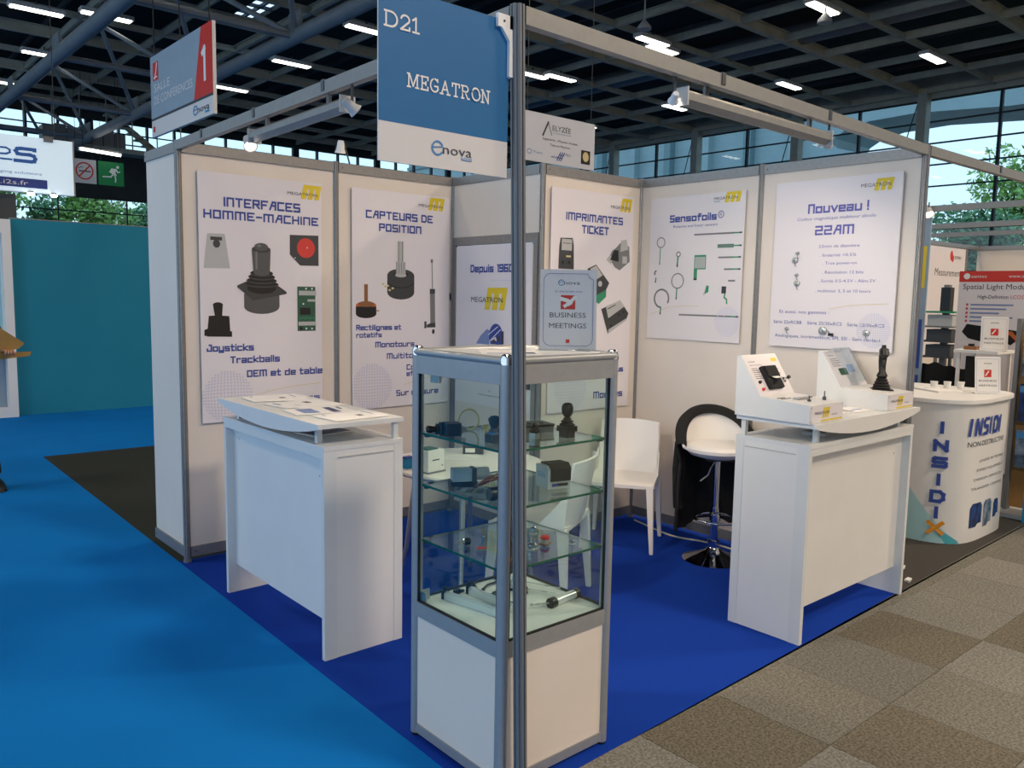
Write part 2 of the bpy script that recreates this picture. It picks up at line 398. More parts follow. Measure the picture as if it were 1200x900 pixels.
for j in range(11):
    for i in range(30):
        x0 = -.39 + .5 * i + (0 if j % 2 else 0); y1 = -.085 - .5 * j
        p = [(x0, y1 - .5), (x0 + .497, y1 - .5), (x0 + .497, y1 - .003), (x0, y1 - .003)]
        if x0 < -.1: continue
        if j > 7 or (i > 18 and j > 5) or x0 > 13: continue
        mt = TILES[(i * 3 + j * 2 + (i * j) % 3 + (i // 2)) % 5] if not ((i + j) % 2) else TILES[(i + j * 2) % 3]
        if mt not in tiles:
            mm = MB(); mm.prism([(0, 0), (.497, 0), (.497, .497), (0, .497)], -.012, -.001)
            o = obj('carpet_tile', mm, mt, fl); tiles[mt] = o.data
        else:
            o = bpy.data.objects.new('carpet_tile', tiles[mt]); COL.objects.link(o); o.parent = fl
        o.location = (p[0][0], p[0][1], 0)
# strip of tile between the first seam and the stand edge, and the far aisle
obj('aisle_carpet', MB().prism([(-.11, -.106), (-.105, -.083), (-.101, -.106), (3.03, -.016), (11.8, .198), (13.2, .2), (13.2, -.083), (-.1, -.087)][3:] + [(-.1, -.106)], -.012, -.002), TILES[0], fl, label='grey aisle carpet edge')
obj('aisle_carpet', MB().box(-.11, 29, -12.5, -4.09, -.012, -.002), TILES[4], fl, label='grey aisle carpet')
obj('aisle_carpet', MB().box(13.12, 29, -4.08, 11.9, -.012, -.002), TILES[1], fl, label='grey aisle carpet')

# ---- stand walls: aluminium posts, rails and white infill panels
def post(mb, x, y, z0, z1, r=.02):
    # grooved extrusion: octagon with four slots
    p = []
    for i in range(8):
        a = R(22.5 + 45 * i); b = R(22.5 + 45 * (i + 1)); A = (math.cos(a), math.sin(a)); B = (math.cos(b), math.sin(b))
        p.append((x + A[0] * r, y + A[1] * r))
        for t, k in ((.36, 1), (.36, .8), (.64, .8), (.64, 1)):
            p.append((x + (A[0] * (1 - t) + B[0] * t) * r * k, y + (A[1] * (1 - t) + B[1] * t) * r * k))
    mb.prism(p, z0, z1)
def foot(mb, x, y): mb.cyl((x, y, 0), (x, y, .012), .024, n=14)
def run(name, a, b, xs, axis, val, z0=.03, z1=2.5, label=None, first=True, last=True, skip=()):
    """a stand wall along an axis with posts at xs"""
    root = thing(name, None, None, (0, 0, 0), kind='structure')
    if label: root['label'] = label
    for i, s in enumerate(xs):
        if (i == 0 and not first) or (i == len(xs) - 1 and not last): continue
        mb = MB(); x, y = (s, val) if axis == 'x' else (val, s); post(mb, x, y, .012, z1); foot(mb, x, y); mb.cyl((x, y, z1), (x, y, z1 + .004), .017, n=12)
        obj('upright_post', mb, 'alu', root)
    for i in range(len(xs) - 1):
        p, q = xs[i] + .019, xs[i + 1] - .019
        if i in skip: continue
        for n, za, zb, h in (('top_rail', z1 - .062, z1 - .004, .014), ('bottom_rail', z0, z0 + .062, .014)):
            mb = MB()
            if axis == 'x':
                mb.box(p, q, val - h, val + h, za, zb); mb.m = 1; mb.cyl((p + .025, val - h - .001, (za + zb) / 2), (p + .025, val - h, (za + zb) / 2), .004, n=8)
            else:
                mb.box(val - h, val + h, p, q, za, zb); mb.m = 1; mb.cyl((val - h - .001, q - .025, (za + zb) / 2), (val - h, q - .025, (za + zb) / 2), .004, n=8)
            obj(n, mb, ['alu', 'black'], root)
        mb = MB(); e = .002
        if axis == 'x': mb.box(p - .004, q + .004, val - e, val + e, z0 + .055, z1 - .058)
        else: mb.box(val - e, val + e, p - .004, q + .004, z0 + .055, z1 - .058)
        obj('panel', mb, 'panel', root)
    return root
run('wall_left', 0, 0, [0.0, 1.02, 1.99], 'x', 2.963, label='white panel wall on the left of the stand')
run('wall_back', 0, 0, [1.99, 2.969], 'x', 1.998, label='white panel wall behind the glass case', first=True, last=False)
run('wall_right', 0, 0, [0.0, 1.007, 1.998], 'y', 2.969, label='white panel wall on the right of the stand')
# outer return panel left of the left wall
run('wall_return', 0, 0, [2.963, 3.53], 'y', 0.0, label='narrow outer panel wall at the left corner', first=False, last=False)
# closet wall with a door below a fixed panel
cl = thing('wall_closet', None, None, (0, 0, 0), kind='structure')
X = 1.988
mb = MB(); mb.box(X - .014, X + .014, 2.018, 2.943, 2.438, 2.496); obj('top_rail', mb, 'alu', cl)
mb = MB(); mb.box(X - .002, X + .002, 2.014, 2.947, 2.06, 2.442); obj('panel', mb, 'panel', cl)
mb = MB(); mb.box(X - .014, X + .014, 2.018, 2.943, 2.005, 2.062); obj('door_header', mb, 'alu', cl)
dr = thing('door_1', None, None, (0, 0, 0), kind='structure')
mb = MB(); mb.box(X - .012, X + .012, 2.06, 2.90, .05, 1.99); obj('door_leaf', mb, 'panel', dr)
for y0, y1, z0, z1, n in ((2.018, 2.058, .03, 2.0, 'door_stile'), (2.902, 2.943, .03, 2.0, 'door_stile'), (2.058, 2.902, .03, .10, 'door_rail')):
    mb = MB(); mb.box(X - .016, X + .016, y0, y1, z0, z1); obj(n, mb, 'alu', dr)
mb = MB(); mb.box(X - .03, X - .012, 2.066, 2.09, 1.02, 1.08); mb.cyl((X - .03, 2.078, 1.05), (X - .055, 2.078, 1.05), .008, n=10); mb.cyl((X - .055, 2.078, 1.05), (X - .055, 2.16, 1.05), .007, n=10)
obj('door_handle', mb, 'alu_dark', dr)
mb = MB(); mb.box(X - .03, X - .014, 2.925, 2.955, 1.60, 1.66); mb.m = 1; mb.box(X - .032, X - .03, 2.93, 2.95, 1.61, 1.65); obj('hinge', mb, ['alu', 'grey_dark'], dr)

# ---- the near corner post, header beams and light rails
PT = (-.064, -.078); PB = (.004, -.086)
mb = MB(); post(mb, 0, 0, 0, 2.5, .0235); foot(mb, 0, 0)
mb.v = [(x + PB[0] + (PT[0] - PB[0]) * z / 2.5, y + PB[1] + (PT[1] - PB[1]) * z / 2.5, z) for x, y, z in mb.v]
cp = thing('corner_post', 'tall grooved aluminium post at the front corner, passing in front of the glass case', 'post', (0, 0, 0))
obj('upright', mb, 'alu_post', cp)
def beam(name, a, b, label, hooks):
    a = Vector(a); b = Vector(b); d = (b - a).normalized(); n = Vector((-d.y, d.x, 0)); root = thing(name, label, 'beam', tuple(a))
    L = (b - a).length
    fr = ((0, 0, 0), tuple(d), tuple(n), (0, 0, 1))
    mb = MB(); mb.prism([(.02, -.017), (L - .02, -.017), (L - .02, .017), (.02, .017)], -.052, 0, fr); obj('beam_profile', mb, 'alu_soft', root)
    for h in hooks:
        mb = MB(); mb.prism([(h - .012, -.021), (h + .012, -.021), (h + .012, .021), (h - .012, .021)], -.04, .004, fr); obj('clip', mb, 'alu_dark', root)
    return root
beam('header_beam', (PT[0], PT[1], 2.499), (0, 2.963, 2.499), 'long aluminium header beam from the corner post back to the left wall', (1.2, 1.9, 2.6))
beam('header_beam', (PT[0], PT[1], 2.499), (2.969, 0, 2.499), 'long aluminium header beam from the corner post to the right wall', (1.05, 1.9))
beam('header_beam', (2.969, 0, 2.499), (5.9, -.05, 2.499), 'aluminium header beam of the stand next door, running on to the right edge', (1.0, 2.0))
def lamp_rail(a, b, label, ends):
    a = Vector(a); b = Vector(b); d = (b - a).normalized(); n = Vector((-d.y, d.x, 0)); L = (b - a).length
    root = thing('light_rail', label, 'light rail', tuple(a)); fr = ((0, 0, 0), tuple(d), tuple(n), (0, 0, 1))
    mb = MB(); mb.prism([(-.004, -.03), (.004, -.03), (.03, -.008), (.03, .008), (.004, .03), (-.004, .03), (-.03, .012), (-.03, -.012)], 0, L, ((0, 0, 0), tuple(n), (0, 0, 1), tuple(d)))
    obj('rail_body', mb, 'alu_soft', root)
    for s in (.15, L - .15): obj('bracket', MB().prism([(s - .012, -.006), (s + .012, -.006), (s + .012, .006), (s - .012, .006)], .028, .062, fr), 'alu_dark', root)
    for s in (-.008, L): obj('end_cap', MB().prism([(s, -.033), (s + .008, -.033), (s + .008, .033), (s, .033)], -.033, .033, fr), 'grey_light', root)
    return root
lamp_rail((-.02, 1.86, 2.38), (-.045, .95, 2.38), 'metal light rail slung under the left header beam', None)
lamp_rail((.78, -.035, 2.385), (1.86, -.015, 2.385), 'metal light rail slung under the right header beam', None)
def spot(loc, aim, label, col='grey_light', e=60, lit=True, group=None, s=1.0, spread=95, arm=((0, 0, 0), (0, 0, .05), (0, 0, .085))):
    d = (Vector(aim) - Vector(loc)).normalized(); root = thing('spot_lamp', label, 'spot lamp', loc, 0, group)
    q = d.to_track_quat('Z', 'Y').to_matrix().to_4x4(); o = Matrix()
    mb = MB().lathe([(.0, -.06 * s), (.02 * s, -.06 * s), (.026 * s, -.04 * s), (.03 * s, 0), (.042 * s, .03 * s), (.038 * s, .03 * s), (.026 * s, .004 * s)], n=18); mb.move(0, q); obj('lamp_head', mb, col, root, smooth=True)
    mb = MB().lathe([(0, .012 * s), (.032 * s, .012 * s), (.032 * s, .016 * s), (0, .018 * s)], n=16); mb.move(0, q); obj('bulb', mb, 'lamp', root)
    mb = MB().tube(arm, .006, 8); obj('lamp_arm', mb, 'grey_dark', root)
    if lit: light('spot_light', 'SPOT', tuple(Vector(loc) + d * .04 * s), e, (1, .82, .62), aim, .04, spread, .8)
    return root
spot((-.03, 1.90, 2.35), (-.1, .6, 1.2), 'bright spot lamp at the far end of the left light rail', e=45, s=.8)
spot((-.05, .90, 2.36), (2.0, .55, .8), 'metal spot lamp at the near end of the left light rail', e=120, s=.7)
spot((.73, -.04, 2.37), (2.3, 1.9, 1.2), 'white spot lamp at the near end of the right light rail', 'white', e=75, s=.5)
spot((1.88, -.02, 2.37), (2.9, .9, 1.3), 'spot lamp hidden at the far end of the right light rail', e=45, s=.6)
spot((1.09, 3.02, 2.60), (1.2, 3.5, .4), 'round spot lamp on an arm clamped to the top of the left wall', 'white', e=15, s=.9, arm=[(0, 0, .05), (.03, 0, .03), (.04, -.03, -.06), (.04, -.05, -.10)])
spot((5.84, 1.16, 2.44), (5.0, .3, .9), 'glowing spot lamp under the rail of the stand next door', e=30, s=1.1)
b2 = beam('header_beam', (5.9, -.05, 2.499), (5.9, 1.9, 2.499), 'upper cross beam of the stand next door, seen right of the right wall', ())
b2 = beam('header_beam', (7.7, -.1, 2.499), (7.7, 2.85, 2.499), 'middle cross beam further back beyond the stand next door', ())
b2 = beam('header_beam', (8.9, -.1, 2.499), (8.9, 2.85, 2.499), 'lowest, farthest cross beam before the white back panels on the right', ())

# ================================================================ SIGNS
# D21 blade sign on the corner post
sg = thing('blade_sign', 'blue and white hanging sign with stand number D21, on the front corner post', 'sign', (-.535, -.07, 2.0))
obj('board', MB().box(0, .447, 0, .005, 0, .45), 'sign_grey', sg)
obj('blue_field', MB().box(.0, .447, -.0006, .0, .104, .45), 'sign_blue', sg)
mb = MB(); sltext(mb, 'D21', .018, .126, .347, .037, .14, .0014); obj('lettering', mb, 'white', sg)
mb = MB(); sltext(mb, 'MEGATRON', .09, .375, .204, .034, .13, .0014)
o = obj('lettering', mb, 'white', sg)
def enova(mb, x0, x1, y0, h, off=.0014, paris=True):
    W_ = x1 - x0; mb.m = 0
    cx, cy, r = x0 + .14 * W_, y0 + h * .5, .15 * W_
    ringp(mb, cx, cy, r, h * .8, r * .26, off, 25, 330, 20); stroke(mb, [(cx - r * .8, cy + .03 * h), (cx + r * .8, cy + h * .2)], r * .16, off)
    mb.m = 1; ftext(mb, 'nova', x0 + .27 * W_, x1, y0, h, off)
    if paris: mb.m = 2; rect(mb, x0 + .74 * W_, x1, y0 - h * .42, y0 - h * .12, off)
mb = MB(); enova(mb, .172, .312, .042, .026); obj('logo', mb, ['ink_sky', 'ink_dark', 'ink_sky'], sg)
mb = MB(); ftext(mb, 'PARIS', .279, .309, .0325, .006, .002); obj('lettering', mb, 'white', sg)
mb = MB().box(.395, .452, -.012, -.001, .425, .462).box(.44, .458, -.012, .012, .29, .462); mb.prism([(.41, .425), (.44, .39), (.44, .425)], -.012, -.001, ((0, 0, 0), (1, 0, 0), (0, 0, 1), (0, 1, 0))); mb.m = 1; mb.cyl((.418, -.012, .443), (.418, -.0135, .443), .0035, n=10)
obj('bracket', mb, ['white', 'black'], sg)
# conference room sign hung from the roof
sg = thing('hanging_sign', 'grey and red hanging sign with the number 1, above the left wall', 'sign', (2.0, 9.63, 3.64), -PI / 2)
obj('board', MB().box(0, 2.12, 0, .04, 0, 1.02), 'sign_grey', sg)
mb = MB(); poly(mb, [(0, .235), (1.53, .235), (1.79, 1.02), (0, 1.02)], .002); obj('grey_field', mb, 'sign_blue2', sg)
mb = MB(); poly(mb, [(1.53, .235), (2.12, .235), (2.12, 1.02), (1.79, 1.02)], .002); obj('red_field', mb, 'red_sign', sg)
mb = MB(); rect(mb, 0, 2.12, .205, .235, .003); obj('dark_line', mb, 'ink_dark', sg)
mb = MB(); rect(mb, .1, .31, .70, .93, .004); mb.m = 1; stroke(mb, [(.17, .73), (.22, .8), (.26, .9)], .03, .006); stroke(mb, [(.15, .74), (.26, .74)], .02, .006); obj('pictogram', mb, ['red_sign', 'white'], sg)
mb = MB(); ftext(mb, 'SALLE', .13, .72, .555, .10, .004); ftext(mb, 'DE CONFERENCES', .13, 1.5, .40, .10, .004); obj('lettering', mb, 'sign_grey', sg)
mb = MB(); stroke(mb, [(1.83, .72), (1.89, .76), (1.89, .43)], .065, .005); obj('lettering', mb, 'white', sg)
mb = MB(); enova(mb, 1.5, 2.0, .075, .075, .004); obj('logo', mb, ['ink_sky', 'ink_dark', 'cyan_ink'], sg)
mb = MB(); rect(mb, .06, .13, .06, .13, .004); obj('lettering', mb, 'red_sign', sg)
for x in (.1, 1.05, 2.0): obj('hanging_wire', MB().cyl((x, .02, 1.02), (x, .02, 5.3), .008, n=6), 'black', sg)
# neighbour's name board
sg = thing('hanging_sign', 'white hanging sign with a black peak logo, above the back wall', 'sign', (3.757, 4.2, 2.98))
obj('board', MB().box(0, 1.02, 0, .01, 0, .475), 'sign_cool', sg)
mb = MB(); stroke(mb, [(.27, .27), (.34, .40)], .02, .002); stroke(mb, [(.34, .40), (.39, .28)], .008, .002); ftext(mb, 'ELYZ\u00c9E', .40, .66, .33, .05, .002); obj('lettering', mb, 'ink_dark', sg)
mb = MB(); ftext(mb, 'Ing\u00e9nierie - Moyens d\'essais', .27, .76, .225, .022, .002); ftext(mb, 'Tests et Mesures', .37, .65, .175, .022, .002); obj('lettering', mb, 'ink_dark', sg)
mb = MB(); ftext(mb, 'CONSORTIUM', .41, .66, .30, .014, .002); ringp(mb, .09, .09, .035, .025, .008, .002); ftext(mb, 'Tem', .14, .27, .08, .022, .002); obj('lettering', mb, 'ink_mid', sg)
mb = MB(); ftext(mb, 'ARM', .38, .48, .06, .022, .002, .3); ftext(mb, 'TEC', .58, .67, .10, .022, .002, .3); obj('lettering', mb, 'ink_blue', sg)
mb = MB(); mb.m = 0
for i in range(3): stroke(mb, [(.47 + i * .028, .045), (.52 + i * .028, .125)], .012, .002)
stroke(mb, [(.47, .07), (.54, .07)], .008, .002); stroke(mb, [(.50, .1), (.57, .1)], .008, .002); obj('logo', mb, 'ink_blue', sg)
mb = MB(); rect(mb, .82, .955, .05, .19, .002); mb.m = 1; disc(mb, .887, .125, .045, .05, .004); obj('emblem', mb, ['black', 'gold'], sg)
for x in (.06, .96): obj('hanging_wire', MB().cyl((x, .005, .475), (x, .005, 5.9), .004, n=6), 'black', sg)

# ================================================================ POSTERS on the stand walls
P = Board('wall_poster', 'tall poster headed INTERFACES HOMME-MACHINE with a large joystick picture', 'poster', 'y', 2.942, .104, .905, .845, 2.345, group=None)
P.logo(.668, .874, .76, .905, 2.258, 2.238, 2.328, .018)
P.text('INTERFACES', .258, .753, 2.149, .056); P.text('HOMME-MACHINE', .134, .88, 2.073, .052)
P.text('Joysticks', .137, .43, 1.278, .044, th=.2); P.text('Trackballs', .281, .602, 1.202, .044, th=.2); P.text('OEM et de table', .385, .902, 1.112, .044, th=.2); P.text('es', .79, .882, .938, .04, th=.2)
P.globe(.262, 1.0, .158)
def f(mb):
    mb.m = 0; poly(mb, [(.154, 1.984), (.26, 1.986), (.289, 1.781), (.129, 1.779)]); mb.m = 1; rect(mb, .172, .243, 1.945, 1.966, .0015); disc(mb, .209, 1.925, .022, .024, .002)
P.put('picture', ['grey_light', 'grey_dark'], f, 'picture of a flat panel joystick')
def f(mb):
    mb.m = 1; disc(mb, .489, 1.55, .116, .045); rect(mb, .374, .606, 1.55, 1.63); mb.m = 0
    poly(mb, [(.333, 1.68), (.333, 1.668), (.433, 1.588), (.655, 1.632), (.655, 1.645), (.587, 1.69), (.40, 1.71)], .0014); mb.m = 2; disc(mb, .49, 1.665, .095, .035, .0016)
    for i, (r, z) in enumerate(((.112, 1.69), (.10, 1.712), (.088, 1.735), (.075, 1.757))):
        mb.m = 0; disc(mb, .49, z, r, .022, .0018 + i * .0003); mb.m = 2; disc(mb, .49, z + .003, r * .94, .015, .0019 + i * .0003)
    mb.m = 1; poly(mb, [(.437, 1.76), (.543, 1.76), (.55, 1.9), (.428, 1.9)], .0032); disc(mb, .49, 1.76, .053, .018, .0032); mb.m = 0; disc(mb, .489, 1.905, .061, .022, .0034); mb.m = 1; disc(mb, .489, 1.92, .045, .024, .0036)
    mb.m = 3; rect(mb, .45, .462, 1.78, 1.89, .0036); disc(mb, .475, 1.926, .014, .008, .004)
P.put('picture', ['grey_dark', 'alu_dark', 'black', 'grey_mid'], f, 'picture of a large black joystick with rubber boot')
def f(mb):
    mb.m = 0; poly(mb, [(.14, 1.37), (.285, 1.366), (.279, 1.492), (.235, 1.496), (.24, 1.56), (.18, 1.56), (.19, 1.496), (.153, 1.494)]); disc(mb, .21, 1.56, .031, .016, .0014); poly(mb, [(.125, 1.374), (.15, 1.374), (.15, 1.42), (.125, 1.41)]); rect(mb, .27, .294, 1.366, 1.40)
P.put('picture', ['black'], f, 'picture of a small black joystick')
def f(mb):
    mb.m = 0; poly(mb, [(.68, 1.883), (.75, 1.815), (.881, 1.817), (.881, 2.012), (.681, 2.006)]); mb.m = 1; disc(mb, .792, 1.928, .063, .063, .0015, 28)
    mb.m = 2; disc(mb, .80, 1.93, .004, off=.002); disc(mb, .715, 1.862, .004, off=.002)
P.put('picture', ['grey_dark', 'red', 'white'], f, 'picture of a red trackball')
def f(mb):
    mb.m = 0; rect(mb, .729, .856, 1.395, 1.681); mb.m = 1; rect(mb, .74, .862, 1.625, 1.655, .0015); rect(mb, .735, .86, 1.43, 1.455, .0015); rect(mb, .80, .858, 1.585, 1.60, .0015); mb.m = 2; rect(mb, .745, .82, 1.50, 1.545, .0015); rect(mb, .742, .765, 1.402, 1.42, .0015)
    mb.m = 3
    for x, z in ((.79, 1.668), (.832, 1.668), (.79, 1.41), (.83, 1.41), (.77, 1.57)): disc(mb, x, z, .006, off=.0018, n=10)
    mb.m = 4
    for i in range(10): rect(mb, .745 + .011 * i, .75 + .011 * i, 1.468 + .004 * (i % 3), 1.485, .0016)
P.put('picture', ['green_dark', 'grey_light', 'black', 'white', 'green'], f, 'picture of a green circuit board')
P.put('curve', 'gold', lambda mb: stroke(mb, [(.45, 1.0), (.55, 1.02), (.7, 1.04), (.89, 1.05)], .003, .001))

P = Board('wall_poster', 'tall poster headed CAPTEURS DE POSITION with a potentiometer picture', 'poster', 'y', 2.942, 1.13, 1.945, .848, 2.348)
P.logo(1.669, 1.876, 1.75, 1.896, 2.266, 2.246, 2.336, .018)
P.text('CAPTEURS DE', 1.237, 1.79, 2.154, .054); P.text('POSITION', 1.341, 1.69, 2.071, .054)
P.text('Rectilignes et', 1.16, 1.522, 1.392, .038, th=.2); P.text('rotatifs', 1.16, 1.362, 1.342, .035, th=.2); P.text('Monotours', 1.311, 1.636, 1.271, .04, th=.2); P.text('Multitours', 1.405, 1.74, 1.188, .04, th=.2)
P.text('Co', 1.571, 1.64, 1.103, .04, th=.2); P.text('eff', 1.571, 1.655, 1.058, .038, th=.2); P.text('Sur mesure', 1.484, 1.85, .92, .042, th=.2)
P.globe(1.285, 1.0, .16)
def f(mb):
    mb.m = 0; disc(mb, 1.52, 1.655, .113, .05); rect(mb, 1.407, 1.633, 1.655, 1.775); disc(mb, 1.52, 1.775, .113, .045); mb.m = 1; ringp(mb, 1.52, 1.735, .113, .05, .006, .0015, 180, 360); disc(mb, 1.52, 1.78, .06, .02, .0016)
    mb.m = 2; rect(mb, 1.478, 1.558, 1.78, 1.87, .0018); disc(mb, 1.518, 1.775, .048, .014, .002); rect(mb, 1.49, 1.54, 1.865, 2.012, .002); mb.m = 3; rect(mb, 1.498, 1.503, 1.87, 2.01, .0024); rect(mb, 1.528, 1.534, 1.87, 2.01, .0024)
    for i in range(4): rect(mb, 1.48 + .02 * i, 1.485 + .02 * i, 1.785, 1.865, .0024)
    mb.m = 4
    for x, z in ((1.372, 1.712), (1.39, 1.695), (1.41, 1.70), (1.45, 1.683), (1.425, 1.67)): disc(mb, x, z, .011, .007, .003, 10)
P.put('picture', ['grey_dark', 'black', 'grey_light', 'grey_mid', 'gold'], f, 'picture of a potentiometer with a steel shaft')
def f(mb):
    mb.m = 0; disc(mb, 1.238, 1.505, .081, .03); rect(mb, 1.157, 1.319, 1.505, 1.555); mb.m = 1; disc(mb, 1.238, 1.562, .081, .028, .0014); mb.m = 2; disc(mb, 1.238, 1.572, .065, .02, .0016); mb.m = 3; rect(mb, 1.223, 1.251, 1.57, 1.707, .0018); rect(mb, 1.315, 1.342, 1.523, 1.53, .0014)
P.put('picture', ['black', 'orange', 'brown', 'brown'], f, 'picture of a small orange and black potentiometer')
def f(mb):
    mb.m = 0; stroke(mb, [(1.786, 1.89), (1.792, 1.69)], .008, .001); disc(mb, 1.785, 1.885, .011, .015); mb.m = 1; poly(mb, [(1.77, 1.65), (1.815, 1.65), (1.819, 1.435), (1.776, 1.435)]); mb.m = 2; rect(mb, 1.769, 1.816, 1.65, 1.685); poly(mb, [(1.745, 1.405), (1.822, 1.405), (1.82, 1.44), (1.775, 1.436), (1.745, 1.425)]); rect(mb, 1.723, 1.742, 1.40, 1.45); disc(mb, 1.803, 1.375, .013, .018)
P.put('picture', ['grey_mid', 'grey_mid', 'grey_dark'], f, 'picture of a slim linear sensor')
P.put('curve', 'gold', lambda mb: stroke(mb, [(1.55, 1.0), (1.7, 1.03), (1.86, 1.055)], .003, .001))

P = Board('door_poster', 'white poster on the closet door, starting with Depuis', 'poster', 'x', 1.974, -2.888, -2.072, .86, 2.0, .002)
P.text('Depuis 1960', -2.724, -2.26, 1.807, .055); P.logo(-2.713, -2.362, -2.56, -2.31, 1.597, 1.545, 1.70, .036)
def f(mb):
    mb.m = 1; poly(mb, [(-2.65, 1.30), (-2.50, 1.30), (-2.50, 1.40), (-2.53, 1.41), (-2.60, 1.36)], .001); mb.m = 0; disc(mb, -2.43, 1.36, .075, .09, .0014, 24, -60, 200); rect(mb, -2.49, -2.36, 1.305, 1.33, .0014); mb.m = 2; stroke(mb, [(-2.51, 1.37), (-2.41, 1.43)], .006, .002); stroke(mb, [(-2.49, 1.33), (-2.38, 1.41)], .006, .002); mb.m = 3; disc(mb, -2.40, 1.345, .02, off=.002); disc(mb, -2.45, 1.325, .015, off=.002); rect(mb, -2.37, -2.345, 1.305, 1.40, .0018)
P.put('picture', ['ink_blue', 'ink_mid', 'white', 'ink_dark'], f, 'blue picture of a machine globe')
P.put('line', 'ink_pale', lambda mb: (rect(mb, -2.5, -2.09, 1.748, 1.751), rect(mb, -2.2, -2.09, 1.50, 1.503)))
P.text('TI', -2.18, -2.144, 1.944, .022, 'ink_dark', 'f'); P.text('N', -2.50, -2.485, .962, .012, 'ink_dark', 'f'); P.text('www.megatron.fr', -2.617, -2.369, .932, .012, 'ink_dark', 'f')

P = Board('wall_poster', 'tall poster headed IMPRIMANTES TICKET with pictures of ticket printers', 'poster', 'y', 1.978, 2.054, 2.868, .862, 2.362)
P.logo(2.623, 2.822, 2.722, 2.85, 2.268, 2.252, 2.345, .02)
P.text('IMPRIMANTES', 2.188, 2.752, 2.157, .052); P.text('TICKET', 2.341, 2.607, 2.077, .056); P.text('bus', 2.70, 2.803, 1.113, .042, th=.2); P.text('Modbus', 2.50, 2.803, .933, .05, th=.2)
P.globe(2.27, 1.02, .155)
def f(mb):
    mb.m = 0; poly(mb, [(2.126, 1.832), (2.272, 1.832), (2.266, 1.99), (2.255, 2.04), (2.14, 2.035), (2.13, 1.98)]); mb.m = 1; rect(mb, 2.152, 2.248, 1.955, 2.03, .0015); mb.m = 2; rect(mb, 2.162, 2.238, 2.0, 2.004, .002); disc(mb, 2.165, 1.875, .012, off=.002); disc(mb, 2.225, 1.875, .012, off=.002); mb.m = 3; rect(mb, 2.195, 2.24, 1.91, 1.922, .002)
P.put('picture', ['grey_dark', 'grey_light', 'black', 'gold'], f, 'picture of an upright ticket printer')
def f(mb):
    mb.m = 0; poly(mb, [(2.62, 1.925), (2.68, 1.86), (2.735, 1.84), (2.84, 1.905), (2.83, 2.01), (2.75, 2.045), (2.68, 1.99), (2.65, 1.975)]); mb.m = 1; poly(mb, [(2.59, 1.91), (2.64, 1.88), (2.66, 1.92), (2.63, 1.945)], .0015); poly(mb, [(2.735, 1.97), (2.82, 1.99), (2.80, 2.06), (2.74, 2.05)], .0015); rect(mb, 2.76, 2.81, 1.89, 1.94, .0015); mb.m = 2; poly(mb, [(2.63, 1.91), (2.72, 1.90), (2.715, 1.98), (2.67, 1.98)], .002)
P.put('picture', ['grey_mid', 'grey_light', 'black'], f, 'picture of an open printer mechanism')
def f(mb):
    mb.m = 0; poly(mb, [(2.406, 1.841), (2.49, 1.872), (2.63, 1.748), (2.60, 1.70), (2.50, 1.66), (2.42, 1.72)]); mb.m = 1; poly(mb, [(2.50, 1.66), (2.60, 1.70), (2.60, 1.65), (2.526, 1.60), (2.49, 1.62)], .0015); mb.m = 2; poly(mb, [(2.43, 1.84), (2.49, 1.865), (2.56, 1.80), (2.50, 1.77)], .0015); disc(mb, 2.535, 1.74, .02, off=.002)
P.put('picture', ['grey_dark', 'green', 'grey_light'], f, 'picture of a green and grey printer')
def f(mb):
    mb.m = 0; poly(mb, [(2.555, 1.565), (2.63, 1.39), (2.82, 1.483), (2.845, 1.535), (2.75, 1.628)]); mb.m = 1; poly(mb, [(2.60, 1.585), (2.75, 1.627), (2.80, 1.585), (2.63, 1.50)], .0015); poly(mb, [(2.632, 1.39), (2.82, 1.483), (2.825, 1.50), (2.636, 1.42)], .0015); mb.m = 2; stroke(mb, [(2.62, 1.565), (2.70, 1.595)], .006, .002); disc(mb, 2.74, 1.525, .01, off=.002); disc(mb, 2.79, 1.545, .01, off=.002); rect(mb, 2.65, 2.67, 1.44, 1.455, .002)
P.put('picture', ['grey_dark', 'grey_light', 'black'], f, 'picture of a tilted panel printer')
P.put('curve', 'gold', lambda mb: stroke(mb, [(2.45, 1.06), (2.6, 1.08), (2.8, 1.095)], .003, .001))

